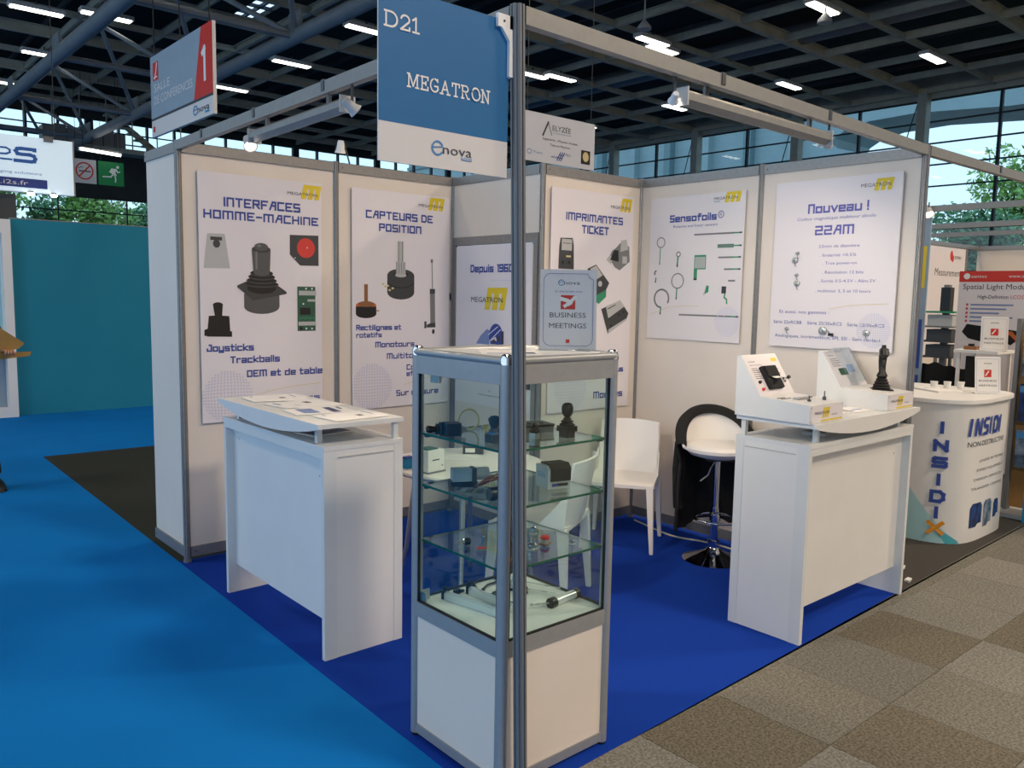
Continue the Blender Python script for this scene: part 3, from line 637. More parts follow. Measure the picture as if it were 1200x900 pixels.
P = Board('wall_poster', 'glossy poster of thin foil sensors headed Sensofoils on the right wall', 'poster', 'x', 2.948, -1.885, -1.108, 1.362, 2.352, m='poster2')
P.logo(-1.35, -1.168, -1.267, -1.135, 2.304, 2.282, 2.35, .018); P.text('Sensofoils', -1.71, -1.325, 2.175, .05); P.put('lettering', 'ink_blue', lambda mb: (ringp(mb, -1.29, 2.208, .024, .024, .005), ftext(mb, 'R', -1.30, -1.28, 2.198, .02), ftext(mb, 'FRANCE', -1.35, -1.30, 2.288, .009)))
P.put('lettering', 'ink_blue', lambda mb: ftext(mb, 'Rotative and linear sensors', -1.681, -1.315, 2.137, .018, .001, .15)); P.globe(-1.205, 1.5, .10)
for cx_, cz_, rr, wd_, a0_, a1_, ztop, zbot, sx2 in ((-1.784, 2.04, .038, .007, 0, 360, 1.998, 1.888, .007), (-1.627, 1.954, .020, .008, 0, 360, 1.93, 1.873, .012), (-1.626, 1.77, .055, .008, 0, 360, 1.712, 1.646, .010), (-1.762, 1.646, .07, .013, -30, 270, 1.575, 1.537, .010), (-1.815, 1.825, .022, .012, 90, 230, 1.79, 1.762, .010)):
    P.put('picture', ['grey_mid', 'green', 'ink_dark'], lambda mb: (ringp(mb, cx_, cz_, rr, rr, wd_, .001, a0_, a1_), setattr(mb, 'm', 1), stroke(mb, [(cx_ - .003, ztop), (cx_ - .006, zbot + .012)], sx2, .001), setattr(mb, 'm', 2), stroke(mb, [(cx_ - .006, zbot + .006), (cx_ - .006, zbot)], sx2, .0012)))
def f(mb):
    mb.m = 1; rect(mb, -1.49, -1.394, 1.848, 1.945); rect(mb, -1.491, -1.463, 1.78, 1.85); mb.m = 0; rect(mb, -1.484, -1.40, 1.856, 1.932, .0014); mb.m = 2; rect(mb, -1.491, -1.463, 1.775, 1.788, .0016); mb.m = 1
    for i in range(5): rect(mb, -1.473 + i * .014, -1.471 + i * .014, 1.858, 1.93, .0018)
P.put('picture', ['grey_light', 'green', 'ink_dark'], f, 'picture of a square foil sensor')
P.put('picture', ['grey_light', 'green'], lambda mb: (setattr(mb, 'm', 1), poly(mb, [(-1.405, 1.676), (-1.38, 1.742), (-1.362, 1.735), (-1.365, 1.695)]), setattr(mb, 'm', 0), poly(mb, [(-1.405, 1.67), (-1.385, 1.73), (-1.395, 1.672)], .0014)), 'picture of a tiny green sensor')
P.put('picture', ['ink_dark', 'green'], lambda mb: (rect(mb, -1.26, -1.224, 1.687, 1.734), setattr(mb, 'm', 1), stroke(mb, [(-1.233, 1.685), (-1.236, 1.66), (-1.217, 1.648), (-1.214, 1.622)], .01, .001)), 'picture of a black square sensor with green tail')
for z, a, b in ((2.083, -1.494, -1.184), (2.0, -1.306, -1.18), (1.925, -1.292, -1.188), (1.847, -1.243, -1.186), (1.771, -1.206, -1.163), (1.536, -1.598, -1.19)):
    def f(mb):
        mb.m = 0
        if z == 2.0: rect(mb, a, b, 1.988, 2.012); mb.m = 1; frame_rect(mb, a, b, 1.988, 2.012, .005, .0014)
        else: stroke(mb, [(a, z), (b, z)], .011, .001)
        if z != 1.771: mb.m = 1; stroke(mb, [(b, z), (-1.14, z)], .009, .0012); mb.m = 2; stroke(mb, [(-1.135, z), (-1.126, z)], .01, .0012)
    P.put('picture', ['grey_mid', 'green', 'ink_dark'], f)
P.put('curve', 'gold', lambda mb: stroke(mb, [(-1.86, 1.53), (-1.7, 1.585), (-1.55, 1.60), (-1.44, 1.60)], .003, .001))

P = Board('wall_poster', 'large white poster headed Nouveau ! 22AM at the right end of the right wall', 'poster', 'x', 2.940, -.882, -.104, 1.363, 2.371, th=.012)
P.logo(-.34, -.168, -.263, -.148, 2.30, 2.276, 2.344, .02); P.text('Nouveau !', -.66, -.288, 2.171, .057, 'ink_violet', th=.2); P.put('lettering', 'ink_violet', lambda mb: ftext(mb, 'Codeur magn\u00e9tique multitour absolu', -.73, -.244, 2.132, .018, .001, .15)); P.text('22AM', -.608, -.367, 2.041, .056, 'ink_violet', th=.2)
for t, a, b, y in (('.22mm de diam\u00e8tre', -.585, -.327, 1.966), ('. lin\u00e9arit\u00e9 <0.5%', -.57, -.344, 1.913), ('. True power-on', -.548, -.337, 1.866), ('. R\u00e9solution 12 bits', -.548, -.295, 1.812), ('. Sortie 0.5-4.5V - Alim.5V', -.568, -.22, 1.761), ('. multitour 3, 5 et 10 tours', -.587, -.246, 1.702)): P.text(t, a, b, y, .017, 'ink_violet', 'f')
P.text('Et aussi, nos gammes :', -.818, -.489, 1.571, .02, 'ink_violet', 'f'); P.text('S\u00e9rie 22xRCBB', -.856, -.663, 1.506, .019, 'ink_blue', 'f'); P.text('S\u00e9rie 25/30xRCS', -.626, -.406, 1.506, .019, 'ink_blue', 'f'); P.text('S\u00e9rie 22/36xRCS', -.373, -.153, 1.505, .019, 'ink_blue', 'f'); P.text('Analogiques, incr\u00e9menteux, SPI, SSI - Sans contact', -.842, -.17, 1.422, .019, 'ink_blue', 'f')
P.globe(-.215, 1.485, .10); P.put('curve', 'gold', lambda mb: stroke(mb, [(-.49, 1.603), (-.40, 1.62), (-.30, 1.632), (-.14, 1.64)], .003, .001))
def encoder(s, t, r, label, kind):
    o = thing('sample_sensor', label, 'sensor', (2.939, -s, t), -PI / 2, None)
    mb = MB().lathe([(0, 0), (r, 0), (r, .012), (r * .6, .016), (r * .3, .016), (r * .3, .03), (0, .03)], n=18, axis='y'); mb.v = [(x, -abs(y), z) for x, y, z in mb.v]
    obj('housing', mb, 'steel', o, smooth=True)
    mb = MB().tube([(r, -.006, 0), (r + .012, -.008, -.004), (r + .02, -.006, -.016)], .002, 6) if kind else MB().tube([(0, -.008, -r), (.003, -.01, -r - .014), (.012, -.008, -r - .02)], .0015, 6)
    obj('lead', mb, 'grey_dark', o)
    if kind: obj('plug', MB().box(r + .014, r + .042, -.016, -.002, -.03, -.014), 'black', o)
encoder(-.713, 1.936, .010, 'small steel encoder sample fixed to the upper left of the 22AM poster', 0); encoder(-.726, 1.894, .018, 'steel encoder sample just below the uppermost one on the 22AM poster', 0)
encoder(-.712, 1.804, .010, 'small steel encoder sample, third from the top on the 22AM poster', 0); encoder(-.706, 1.753, .018, 'steel ring encoder sample lowest in the left column of the 22AM poster', 0)
encoder(-.759, 1.474, .012, 'tiny encoder sample at the lower left of the 22AM poster', 0); encoder(-.52, 1.473, .025, 'large encoder sample with a black plug, bottom centre of the 22AM poster', 1); encoder(-.254, 1.471, .019, 'steel encoder sample over the dotted globe of the 22AM poster', 0)

# ================================================================ HALL
ce = thing('ceiling', 'dark hall ceiling with steel beam grid', None, (0, 0, 0), kind='structure')
# roof deck in bays, one bay left open as a skylight
for i, (x0, x1, y0, y1) in enumerate(((-14, 8.7, -12, 37.5), (8.7, 9.45, -12, 20.4), (8.7, 9.45, 23.3, 37.5), (9.45, 29.4, -12, 37.5))):
    obj('roof_panel', MB().box(x0, x1, y0, y1, 9.85, 10.0), 'hall_deck', ce)
for i in range(5): obj('skylight_bar', MB().box(8.7, 9.45, 20.5 + i * .7, 20.56 + i * .7, 9.86, 9.96), 'frame_dark', ce)
obj('skylight_bar', MB().box(9.05, 9.11, 20.4, 23.3, 9.86, 9.96), 'frame_dark', ce)
def ibeam(mb, a, b, z, h, w_, along):
    for (u, v, zz0, zz1) in ((-w_ / 2, w_ / 2, z, z + .03), (-.012, .012, z + .03, z + h - .03), (-w_ / 2, w_ / 2, z + h - .03, z + h)):
        if along == 'x': mb.box(a[0], b, a[1] + u, a[1] + v, zz0, zz1)
        else: mb.box(a[0] + u, a[0] + v, a[1], b, zz0, zz1)
bm = {}
for k in range(-9, 11):
    y = 11.43 + 2.45 * k
    if y < -11.5 or y > 37: continue
    big = k % 2 == 0
    if big not in bm:
        mb = MB(); ibeam(mb, (-13.9, 0), 29.3, 8.97, .30 if big else .17, .18 if big else .08, 'x'); bm[big] = obj('roof_beam', mb, 'hall_beam' if big else 'hall_steel', ce); bm[big].location = (0, y, 0)
    else: o = bm[big].copy(); COL.objects.link(o); o.location = (0, y, 0)
for k in range(19):
    x = 28.9 - 2.2 * k; key = 'y%d' % (k % 3 == 0)
    if key not in bm:
        mb = MB(); ibeam(mb, (0, -11.9), 37.4, 8.99, .2, .13 if k % 3 == 0 else .07, 'y'); bm[key] = obj('roof_beam', mb, 'hall_beam' if k % 3 == 0 else 'hall_steel', ce); bm[key].location = (x, 0, 0)
    else: o = bm[key].copy(); COL.objects.link(o); o.location = (x, 0, 0)
# purlins and services above the beams
for k in range(14):
    x = 27.8 - 2.9 * k
    mb = MB().box(x, x + .1, -11.9, 37.4, 9.7, 9.82); obj('purlin', mb, 'concrete', ce)
for x, y0, y1, r in ((5.4, 12, 30, .3), (14.5, -5, 30, .22), (21, 2, 34, .3)): obj('air_duct', MB().cyl((x, y0, 9.4), (x, y1, 9.4), r, n=18), 'grey_mid', ce, smooth=True)
# steel trusses running over the blue aisle side
def truss(x0, x1, z0, label):
    ro = thing('roof_truss', label, 'truss', (0, 0, 0))
    for x, z, r in ((x0, z0, .16), (x1, z0, .16), ((x0 + x1) / 2, 8.7, .13)): obj('chord', MB().cyl((x, -6, z), (x, 37.2, z), r, n=12), 'truss', ro, smooth=True)
    xm = (x0 + x1) / 2; y = -6.9 + 5.4; s = 0
    while y < 35:
        for a, b in (((x0, y, z0), (xm, y + 2.7, 8.7)), ((x1, y, z0), (xm, y + 2.7, 8.7)), ((x0, y + 5.4, z0), (xm, y + 2.7, 8.7)), ((x1, y + 5.4, z0), (xm, y + 2.7, 8.7))):
            if b[1] < 37: obj('web', MB().cyl(a, b, .06, n=8), 'truss', ro, smooth=True)
        obj('cross_tie', MB().cyl((x0, y, z0), (x1, y, z0), .08, n=8), 'truss', ro, smooth=True)
        for x in (x0, x1): obj('gusset', MB().box(x - .02, x + .02, y - .28, y + .28, z0 - .1, z0 + .5), 'truss', ro)
        y += 5.4
truss(3.25, 6.6, 7.0, 'pale tubular roof truss high over the blue aisle')
wr = thing('window_1', 'tall glazed side wall of the hall', None, (0, 0, 0), kind='structure')
XW = 29.25
pm = None; mm = None
for k in range(21):
    y = -11.8 + 2.35 * k
ys = [11.2 + 2.45 * k for k in range(-9, 11)]
for i, y in enumerate(ys):
    if (i - 9) % 2 == 0: obj('column', MB().box(XW - .45, XW - .05, y - .16, y + .16, 0, 9.0), 'hall_steel', wr)
    else: obj('mullion', MB().box(XW - .08, XW + .06, y - .045, y + .045, 2.8, 8.8), 'frame_dark', wr)
zs = [8.8 - .755 * k for k in range(9)]
for z in zs: obj('transom', MB().box(XW - .04, XW + .04, -12, 37.5, z - .025, z + .025), 'frame_dark', wr)
for i in range(len(ys) - 1):
    for j in range(8):
        if pm is None:
            o = obj('pane', MB().box(-.004, .004, .05, 2.40, .03, .725), 'hall_glass', wr); pm = o
        else: o = pm.copy(); COL.objects.link(o)
        o.location = (XW, ys[i], zs[j + 1])
obj('plinth', MB().box(XW - .1, XW + .1, -12, 37.5, 0, 2.78), 'wall_far', wr)
obj('head_panel', MB().box(XW - .1, XW + .1, -12, 37.5, 8.83, 9.9), 'hall_steel', wr)
for i in range(9, 18, 2): obj('brace', MB().cyl((XW - .3, ys[i] + .2, 8.7), (XW - .3, ys[i] + 1.2, 5.0), .02, n=6), 'frame_dark', wr)
wk = thing('wall_back_hall', 'far dark end wall of the hall with strip windows', None, (0, 0, 0), kind='structure')
YB = 37.5
for x0, x1, z0, z1 in ((-14, 29.3, 8.85, 9.9), (-14, 29.3, 5.5, 7.5), (-14, 29.3, 0, 3.9), (-14, 3.5, 7.5, 8.85), (-14, 4.2, 3.9, 5.5), (12.5, 29.3, 3.9, 5.5)): obj('wall_panel', MB().box(x0, x1, YB, YB + .2, z0, z1), 'wall_far', wk)
w2 = thing('window_2', 'strip window in the far end wall', None, (0, 0, 0), kind='structure')
for i in range(22):
    x = 3.5 + i * 1.2; big = (i % 4 == 0)
    obj('mullion', MB().box(x - (.16 if big else .04), x + (.16 if big else .04), YB - .1, YB + .1, 7.5, 8.85), 'frame_dark', w2)
for z in (7.95, 8.4): obj('transom', MB().box(3.5, 29.2, YB - .03, YB + .03, z - .025, z + .025), 'frame_dark', w2)
pn = None
for i in range(21):
    o = obj('pane', MB().box(.05, 1.15, -.004, .004, 7.5, 8.85), 'hall_glass', w2) if pn is None else pn.copy()
    if pn is not None: COL.objects.link(o)
    pn = pn or o; o.location = (3.5 + i * 1.2, YB, 0)
w3 = thing('window_3', 'low strip window in the far end wall', None, (0, 0, 0), kind='structure')
for i in range(4): obj('mullion', MB().box(4.2 + i * 2.76, 4.25 + i * 2.76, YB - .05, YB + .05, 3.9, 5.5), 'frame_dark', w3)
obj('transom', MB().box(4.2, 12.5, YB - .03, YB + .03, 4.88, 4.93), 'frame_dark', w3)
for i in range(3): obj('pane', MB().box(4.26 + i * 2.76, 6.93 + i * 2.76, YB - .004, YB + .004, 3.92, 5.48), 'hall_glass', w3)
obj('wall_front_sky_block', MB().box(-14, 29.3, -12.4, -12.2, 0, 9.9), 'panel', kind='structure', label='plain pale wall added behind the camera to block sky light')  # unseen wall added to keep sky light out on this side
# hall lamps
lp = None
LAMPS = [(4.98, 22.3), (10.6, 23.0), (10.5, 27.6), (10.55, 18.4), (3.5, 23.1), (24.0, 8.9), (23.9, 13.5), (16.9, 13.6), (17.7, 13.9), (23.8, 18.2), (17.8, 9.0), (16.9, 18.6), (17.8, 18.2), (23.9, 23.0), (10.5, 32.3), (4.2, 14.2), (10.5, 9.0), (10.5, 13.6), (4.6, 27.6), (4.4, 32.6)]
for x, y in LAMPS:
    if lp is None:
        lp = thing('ceiling_lamp', 'glowing rectangular strip lamp hanging under the dark hall roof', 'lamp', (x, y, 8.78), 0, 'hall strip lamps')
        obj('housing', MB().box(-.65, .65, -.16, .16, .02, .12), 'grey_light', lp); obj('tube', MB().box(-.6, .6, -.12, .12, -.01, .02), 'tube', lp)
        obj('hanger', MB().box(-.02, .02, -.02, .02, .12, .25), 'grey_dark', lp); o = lp
    else: o = copy_tree(lp); o.location = (x, y, 8.78)
for (x, y, z, l) in ((14.95, 12.26, 8.5, 'white bell shaped device hanging on a thin rod from the roof, nearer the corner post'), (17.7, 8.87, 8.5, 'small white pointed device hanging below the roof over the right wall')):
    o = thing('hanging_device', l, 'device', (x, y, z)); obj('shade', MB().lathe([(.18, -.1), (.17, -.02), (.05, .12), (.02, .16)], n=14), 'grey_light', o, smooth=True); obj('rod', MB().cyl((0, 0, .15), (0, 0, 1.3), .02, n=6), 'grey_light', o)
# far signs below the strip window
o = thing('no_smoking_sign', 'white square sign with a red no smoking circle', 'sign', (5.85, 30.0, 5.27)); obj('board', MB().box(0, .74, 0, .05, 0, .82), 'sign_grey', o)
mb = MB(); mb.m = 0; ringp(mb, .36, .42, .29, .30, .045, .004); stroke(mb, [(.18, .22), (.54, .62)], .045, .005); mb.m = 1; rect(mb, .18, .56, .39, .43, .003); stroke(mb, [(.17, .5), (.24, .55), (.30, .54)], .02, .003); obj('pictogram', mb, ['red_sign', 'ink_dark'], o)
for x in (.1, .64): obj('hanging_wire', MB().cyl((x, .02, .82), (x, .02, 3.7), .008, n=6), 'black', o)
o = thing('exit_sign', 'green sign with a white running figure', 'sign', (6.66, 30.0, 5.27)); obj('board', MB().box(0, .84, 0, .05, 0, .82), 'exit_green', o)
mb = MB(); disc(mb, .64, .66, .05, off=.004); poly(mb, [(.42, .6), (.60, .6), (.56, .46), (.60, .36), (.55, .34), (.46, .42), (.40, .44)], .004)
for a in ([(.48, .4), (.40, .3), (.15, .29)], [(.53, .38), (.56, .25), (.55, .14)], [(.44, .58), (.38, .48), (.45, .43)], [(.58, .58), (.63, .48), (.70, .50)]): stroke(mb, a, .045, .005)
obj('pictogram', mb, 'white', o)
for x in (.1, .74): obj('hanging_wire', MB().cyl((x, .02, .82), (x, .02, 3.7), .008, n=6), 'black', o)
o = thing('tube_lamp', 'long glowing tube lamp above the no smoking and running figure signs', 'lamp', (6.0, 29.6, 6.36)); obj('tube', MB().cyl((0, 0, .02), (1.3, 0, -.06), .05, n=10), 'tube', o); obj('housing', MB().box(-.05, 1.35, .03, .13, -.05, .08), 'grey_mid', o)
for x in (.1, 1.2): obj('hanging_wire', MB().cyl((x, .08, .06), (x, .08, 3.5), .008, n=6), 'black', o)
# machinery platform under the strip window
o = thing('catwalk', 'grey steel catwalk with boxes high at the far left', 'catwalk', (2.0, 33.0, 6.9))
obj('deck', MB().box(0, 9, 0, .9, 0, .18), 'hall_steel', o)
for i in range(7): obj('cabinet', MB().box(3.6 + i * .42, 3.98 + i * .42, .1, .7, .18, .18 + .55 + .1 * (i % 2)), 'grey_mid', o)
for i in range(10): obj('hanger', MB().cyl((.2 + i * .95, .4, .18), (.2 + i * .95, .4, 2.1), .025, n=6), 'hall_steel', o)
o = thing('escalator_beam', 'sloping grey steel stair beam below the roof at the left', 'beam', (0, 0, 0)); obj('stringer', MB().prism([(8.0, 8.6), (8.3, 8.6), (10.6, 6.9), (10.2, 6.9)], 33.95, 34.1, ((0, 0, 0), (1, 0, 0), (0, 0, 1), (0, 1, 0))), 'hall_steel', o)
for i in range(8): obj('tread', MB().box(8.1 + i * .28, 8.4 + i * .28, 33.95, 34.6, 8.5 - i * .21, 8.56 - i * .21), 'hall_steel', o)

# ---- outside: facade and trees
fa = thing('outside_building', 'pale blue building seen through the glazed wall, with a rounded opening to the sky', 'building', (60, 0, 0))
fp = [(90, -1), (90, 26), (-60, 26), (-60, 15.0), (12, 14.6), (19, 14.75), (25, 15.2), (28.5, 15.1), (30.3, 14.7), (31.2, 14.2), (31.4, 13.8), (30.9, 13.4), (29.5, 13.0), (27.6, 12.5), (27.2, -1)]
obj('facade', MB().prism(fp, 0, 6, ((0, 0, 0), (0, 1, 0), (0, 0, 1), (1, 0, 0))), 'facade', fa)
for i in range(9): obj('pilaster', MB().box(-.7, .01, 34 + i * 4.2, 34.7 + i * 4.2, -1, 26), 'facade2' if i % 2 else 'facade', fa)
for i in range(3): obj('band', MB().box(-.25, .01, 27.3, 90, 3.5 + i * 7.0, 3.9 + i * 7.0), 'facade2', fa)
og = obj('outside_ground', MB().box(30, 120, -60, 120, -.6, -.4), 'concrete', kind='structure'); obj('outside_ground', MB().box(-60, 29.9, 38.5, 120, -.6, -.4), 'concrete', kind='structure')
def tree(x, y, h, r, label, n=2600, m='leaf', crown0=.35, seed=1, group=None):
    q = random.Random(seed); t = thing('tree', label, 'tree', (x, y, -.4), 0, group)
    mb = MB().tube([(0, 0, 0), (.1, .05, h * .3), (-.05, .1, h * .6), (0, 0, h * .9)], [.22, .18, .12, .04], 8)
    cl = []
    for i in range(16):
        a = q.uniform(0, 2 * PI); d = r * q.uniform(.2, .75); z = h * q.uniform(crown0, .95); cl.append((d * math.cos(a) * (1.1 - (z / h - crown0) * .8), d * math.sin(a) * (1.1 - (z / h - crown0) * .8), z, r * q.uniform(.28, .5)))
        mb.tube([(0, 0, z * .7), (cl[-1][0] * .5, cl[-1][1] * .5, z * .88), cl[-1][:3]], [.08, .05, .02], 5)
    obj('trunk', mb, 'bark', t, smooth=True)
    f = MB()
    for i in range(n):
        cx, cy, cz, cr_ = cl[i % 16]; d = Vector((q.gauss(0, 1), q.gauss(0, 1), q.gauss(0, 1))).normalized() * cr_ * q.uniform(.55, 1.05)
        p = Vector((cx, cy, cz)) + d; s = q.uniform(.10, .22); a = Vector((q.uniform(-1, 1), q.uniform(-1, 1), q.uniform(-1, 1))).normalized(); b = a.orthogonal().normalized()
        f.add([p - a * s, p + b * s * .6, p + a * s, p - b * s * .6], [(0, 1, 2, 3)])
    obj('foliage', f, m, t, kind='stuff')
for i, a in enumerate(((46, 13.6, 9.3, 4.0, 'leafy green tree outside, right behind the top of the right wall post', 5200, 'leaf', .3), (49, 8.0, 9.4, 4.2, 'leafy green tree outside at the right edge of the view', 5200, 'leaf', .3), (52, 1.5, 9.5, 4.2, 'tree outside just beyond the right edge of the view', 3000, 'leaf2', .3), (40, 13.2, 6.4, 2.8, 'lower dark green tree outside in front of the tall ones', 4200, 'leaf2', .15))): tree(*a, seed=i + 3)
for i in range(6): tree(0.5 + i * 2.9, 50 + (i % 2) * 3, 7.7, 3.2, 'green tree outside the low strip window, behind the blue partition', 4200, 'leaf2' if i % 2 else 'leaf', .12, seed=20 + i, group='trees behind the low strip window')

# ================================================================ LEFT BACKGROUND STANDS
tw = thing('blue_partition', 'plain teal blue partition wall across the far end of the blue aisle', 'partition', (.375, 10.02, 0))
obj('board', MB().box(0, 4.4, 0, .08, 0, 2.49), 'teal', tw); obj('edge_profile', MB().box(0, 4.4, -.004, .084, 2.49, 2.50), 'alu', tw)
wb = thing('white_stand', 'white framed display stand at the left edge, next to the teal partition', 'stand', (-1.2, 9.9, 0))
for x0, x1, z0, z1 in ((0, .12, 0, 2.47), (1.46, 1.56, 0, 2.47), (.12, 1.46, 2.3, 2.47), (.12, 1.46, 0, .12), (.12, 1.46, .78, .86)): obj('frame', MB().box(x0, x1, 0, .25, z0, z1), 'white', wb)
obj('back_panel', MB().box(.12, 1.46, .2, .24, .86, 2.3), 'box_lit', wb); obj('lower_panel', MB().box(.12, 1.46, .15, .2, .12, .78), 'sign_blue2', wb)
lb = thing('lightbox_sign', 'glowing white lightbox sign with blue letters above the teal partition', 'sign', (.2, 11.9, 3.02), 0)
obj('box', MB().box(-.9, 1.365, 0, .14, 0, .79), 'lightbox', lb); obj('frame', MB().box(1.365, 1.385, -.01, .15, -.01, .80), 'alu', lb)
mb = MB()
stroke(mb, [(.86, .60), (.86, .61), (.68, .61), (.64, .60), (.62, .57), (.64, .535), (.68, .53), (.80, .53), (.85, .515), (.865, .48), (.85, .445), (.81, .435), (.61, .435)], .05, .003)
stroke(mb, [(.36, .60), (.50, .60), (.545, .575), (.545, .54), (.50, .515), (.42, .51), (.37, .48), (.37, .44), (.56, .44)], .026, .003); obj('lettering', mb, 'ink_i2s', lb)
obj('lettering', (lambda m_: (ftext(m_, 'imaging solutions', .28, .94, .25, .04, .003), m_)[1])(MB()), 'ink_mid', lb)
mb = MB(); rect(mb, -.9, 1.01, .06, .19, .003); mb.m = 1; ftext(mb, 'www.i2s.fr', .05, .76, .095, .06, .006); obj('blue_strip', mb, ['ink_blue', 'white'], lb)
for x in (.32, 1.15): obj('hanging_wire', MB().cyl((x, .07, .79), (x, .07, 5.9), .006, n=6), 'black', lb)
obj('clamp', MB().box(.98, 1.1, -.05, .0, .74, .82), 'grey_mid', lb)
for x, l in ((.98, 'small glowing spot under the lightbox sign, nearer its left'), (1.28, 'small glowing spot under the right end of the lightbox sign')):
    o = thing('spot_lamp', l, 'spot lamp', (x, 11.85, 3.0)); obj('bulb', MB().lathe([(.0, -.035), (.04, -.03), (.05, 0), (0, .01)], n=12), 'lamp_cool', o); obj('lamp_head', MB().box(-.03, .03, -.03, .06, .008, .03), 'grey_mid', o)
o = thing('partition_wall', 'dark grey partition at the left below the lightbox sign', 'partition', (-.9, 12.2, 0)); obj('board', MB().box(0, 1.75, 0, .1, 0, 3.0), 'grey_dark', o)

# ================================================================ COUNTERS
def counter(label, loc, rz, L, dep):
    c = thing('counter', label, 'counter', loc, rz)
    H = .975
    for s, x0, x1 in ((0, 0, .022), (1, L - .022, L)):
        e = obj('end_panel', MB().box(x0, x1, .004, dep - .004, 0, H - .02), 'laminate2', c)
        for y0, y1 in ((0, .062), (dep - .045, dep)):
            obj('edge_strip', MB().box(x0 - .003 if s == 0 else x0 - .001, x1 + .001 if s == 0 else x1 + .003, y0, y1, .0, H - .019), 'laminate', e)
        obj('trim_line', MB().box(x0 - .004 if s == 0 else x1, x0 if s == 0 else x1 + .004, .07, dep - .05, H - .055, H - .05), 'grey_light', e)
    obj('front_rail', MB().box(.022, L - .022, .0, .016, H - .055, H - .02), 'laminate', c)
    fp_ = obj('front_panel', MB().box(.022, L - .022, .045, .06, .155, H - .02), 'laminate2', c)
    for x in (.09, L - .12):
        obj('screw', MB().cyl((x, .0445, .86 if x < .5 else .82), (x, .046, .86 if x < .5 else .82), .004, n=8), 'grey_dark', fp_)
    obj('worktop', MB().box(-.003, L + .003, -.002, dep + .002, H - .02, H), 'laminate', c)
    for x, y in ((.12, .04), (L - .12, .04), (.02, dep - .03), (L - .02, dep - .03), (L / 2, dep - .05)): obj('lid_post', MB().box(x - .012, x + .012, y - .012, y + .012, H, 1.055), 'laminate', c)
    obj('lid', MB().box(-.005, L + .005, -.012, dep + .003, 1.055, 1.075), 'laminate', c)
    n = 16; top = [(L * i / n, 1.076) for i in range(n + 1)]; bot = [(L * i / n, 1.055 - .058 * math.sin(PI * i / n) ** .8) for i in range(n, -1, -1)]
    p = [(-.006, 1.076)] + top + [(L + .006, 1.076), (L + .006, 1.055)] + bot + [(-.006, 1.055)]
    obj('curved_fascia', MB().prism(p, 0, .016, ((0, -.028, 0), (1, 0, 0), (0, 0, 1), (0, 1, 0))), 'laminate2', c)
    return c
counter('white counter on the left, covered with brochures, by the blue aisle', (-.012, 2.325, 0), -PI / 2, 1.105, .41)
counter('white counter on the right by the grey aisle, carrying two demonstration boxes', (1.832, -.045, 0), 0, 1.108, .40)
def sheet(label, cat, loc, rz, w_, h_, fn=None, th=.0025, mats=('paper', 'photo_blue', 'ink_mid', 'grey_dark'), group=None, tilt=0, name='brochure', m='paper'):
    o = thing(name, label, cat, loc, rz, group); o.rotation_euler = (tilt, 0, rz)
    obj('page', MB().box(0, w_, 0, h_, 0, th), m, o)
    if fn:
        mb = MB(); fn(mb); mb.v = [(x, z, th - y * .3) for x, y, z in mb.v]; obj('print', mb, list(mats), o)
    return o
def pr1(mb): mb.m = 3; rect(mb, .10, .14, .17, .20); mb.m = 2; rect(mb, .02, .05, .04, .05); rect(mb, .02, .12, .255, .265)
def pr2(mb): mb.m = 2; rect(mb, .03, .18, .05, .13); mb.m = 1; rect(mb, .02, .19, .19, .23); rect(mb, .03, .1, .255, .27)
def pr3(mb): mb.m = 3; rect(mb, .06, .11, .18, .215); mb.m = 2; rect(mb, .02, .1, .03, .045); rect(mb, .12, .18, .1, .105)
LZ = 1.0775
# rz -90deg keeps the page upright for a reader in the aisle
for i, (x, y, rz, fn, l) in enumerate(((.06, 2.27, -95, pr1, 'white brochure at the far end of the left counter'), (.05, 1.96, -84, pr3, 'white brochure with a small grey chip, second on the left counter'), (.035, 1.72, -98, pr2, 'brochure with blue and lilac print in the middle of the left counter'), (.055, 1.46, -86, pr1, 'white brochure with a dark square nearest the glass case on the left counter'))):
    sheet(l, 'brochure', (x, y, LZ), R(rz), .21, .297, fn, .003)
    for j, dx in enumerate((.012, -.01)): pass
sheet('loose white sheet peeking out under the lilac brochure on the left counter', 'paper', (.10, 1.83, LZ), R(-70), .19, .25, None, .0012, name='paper_sheet')
sheet('loose white sheet under the far brochure on the left counter', 'paper', (.14, 2.24, LZ), R(-110), .19, .25, None, .0012, name='paper_sheet')
sheet('blue photo leaflet lying below the lid of the left counter', 'leaflet', (.05, 1.62, .976), R(-80), .15, .25, lambda mb: (setattr(mb, 'm', 1), rect(mb, .01, .14, .02, .23)), .004, name='leaflet')
sheet('white leaflet lying below the lid of the left counter, near its middle', 'leaflet', (.16, 1.85, .976), R(-100), .15, .22, None, .006, name='leaflet')

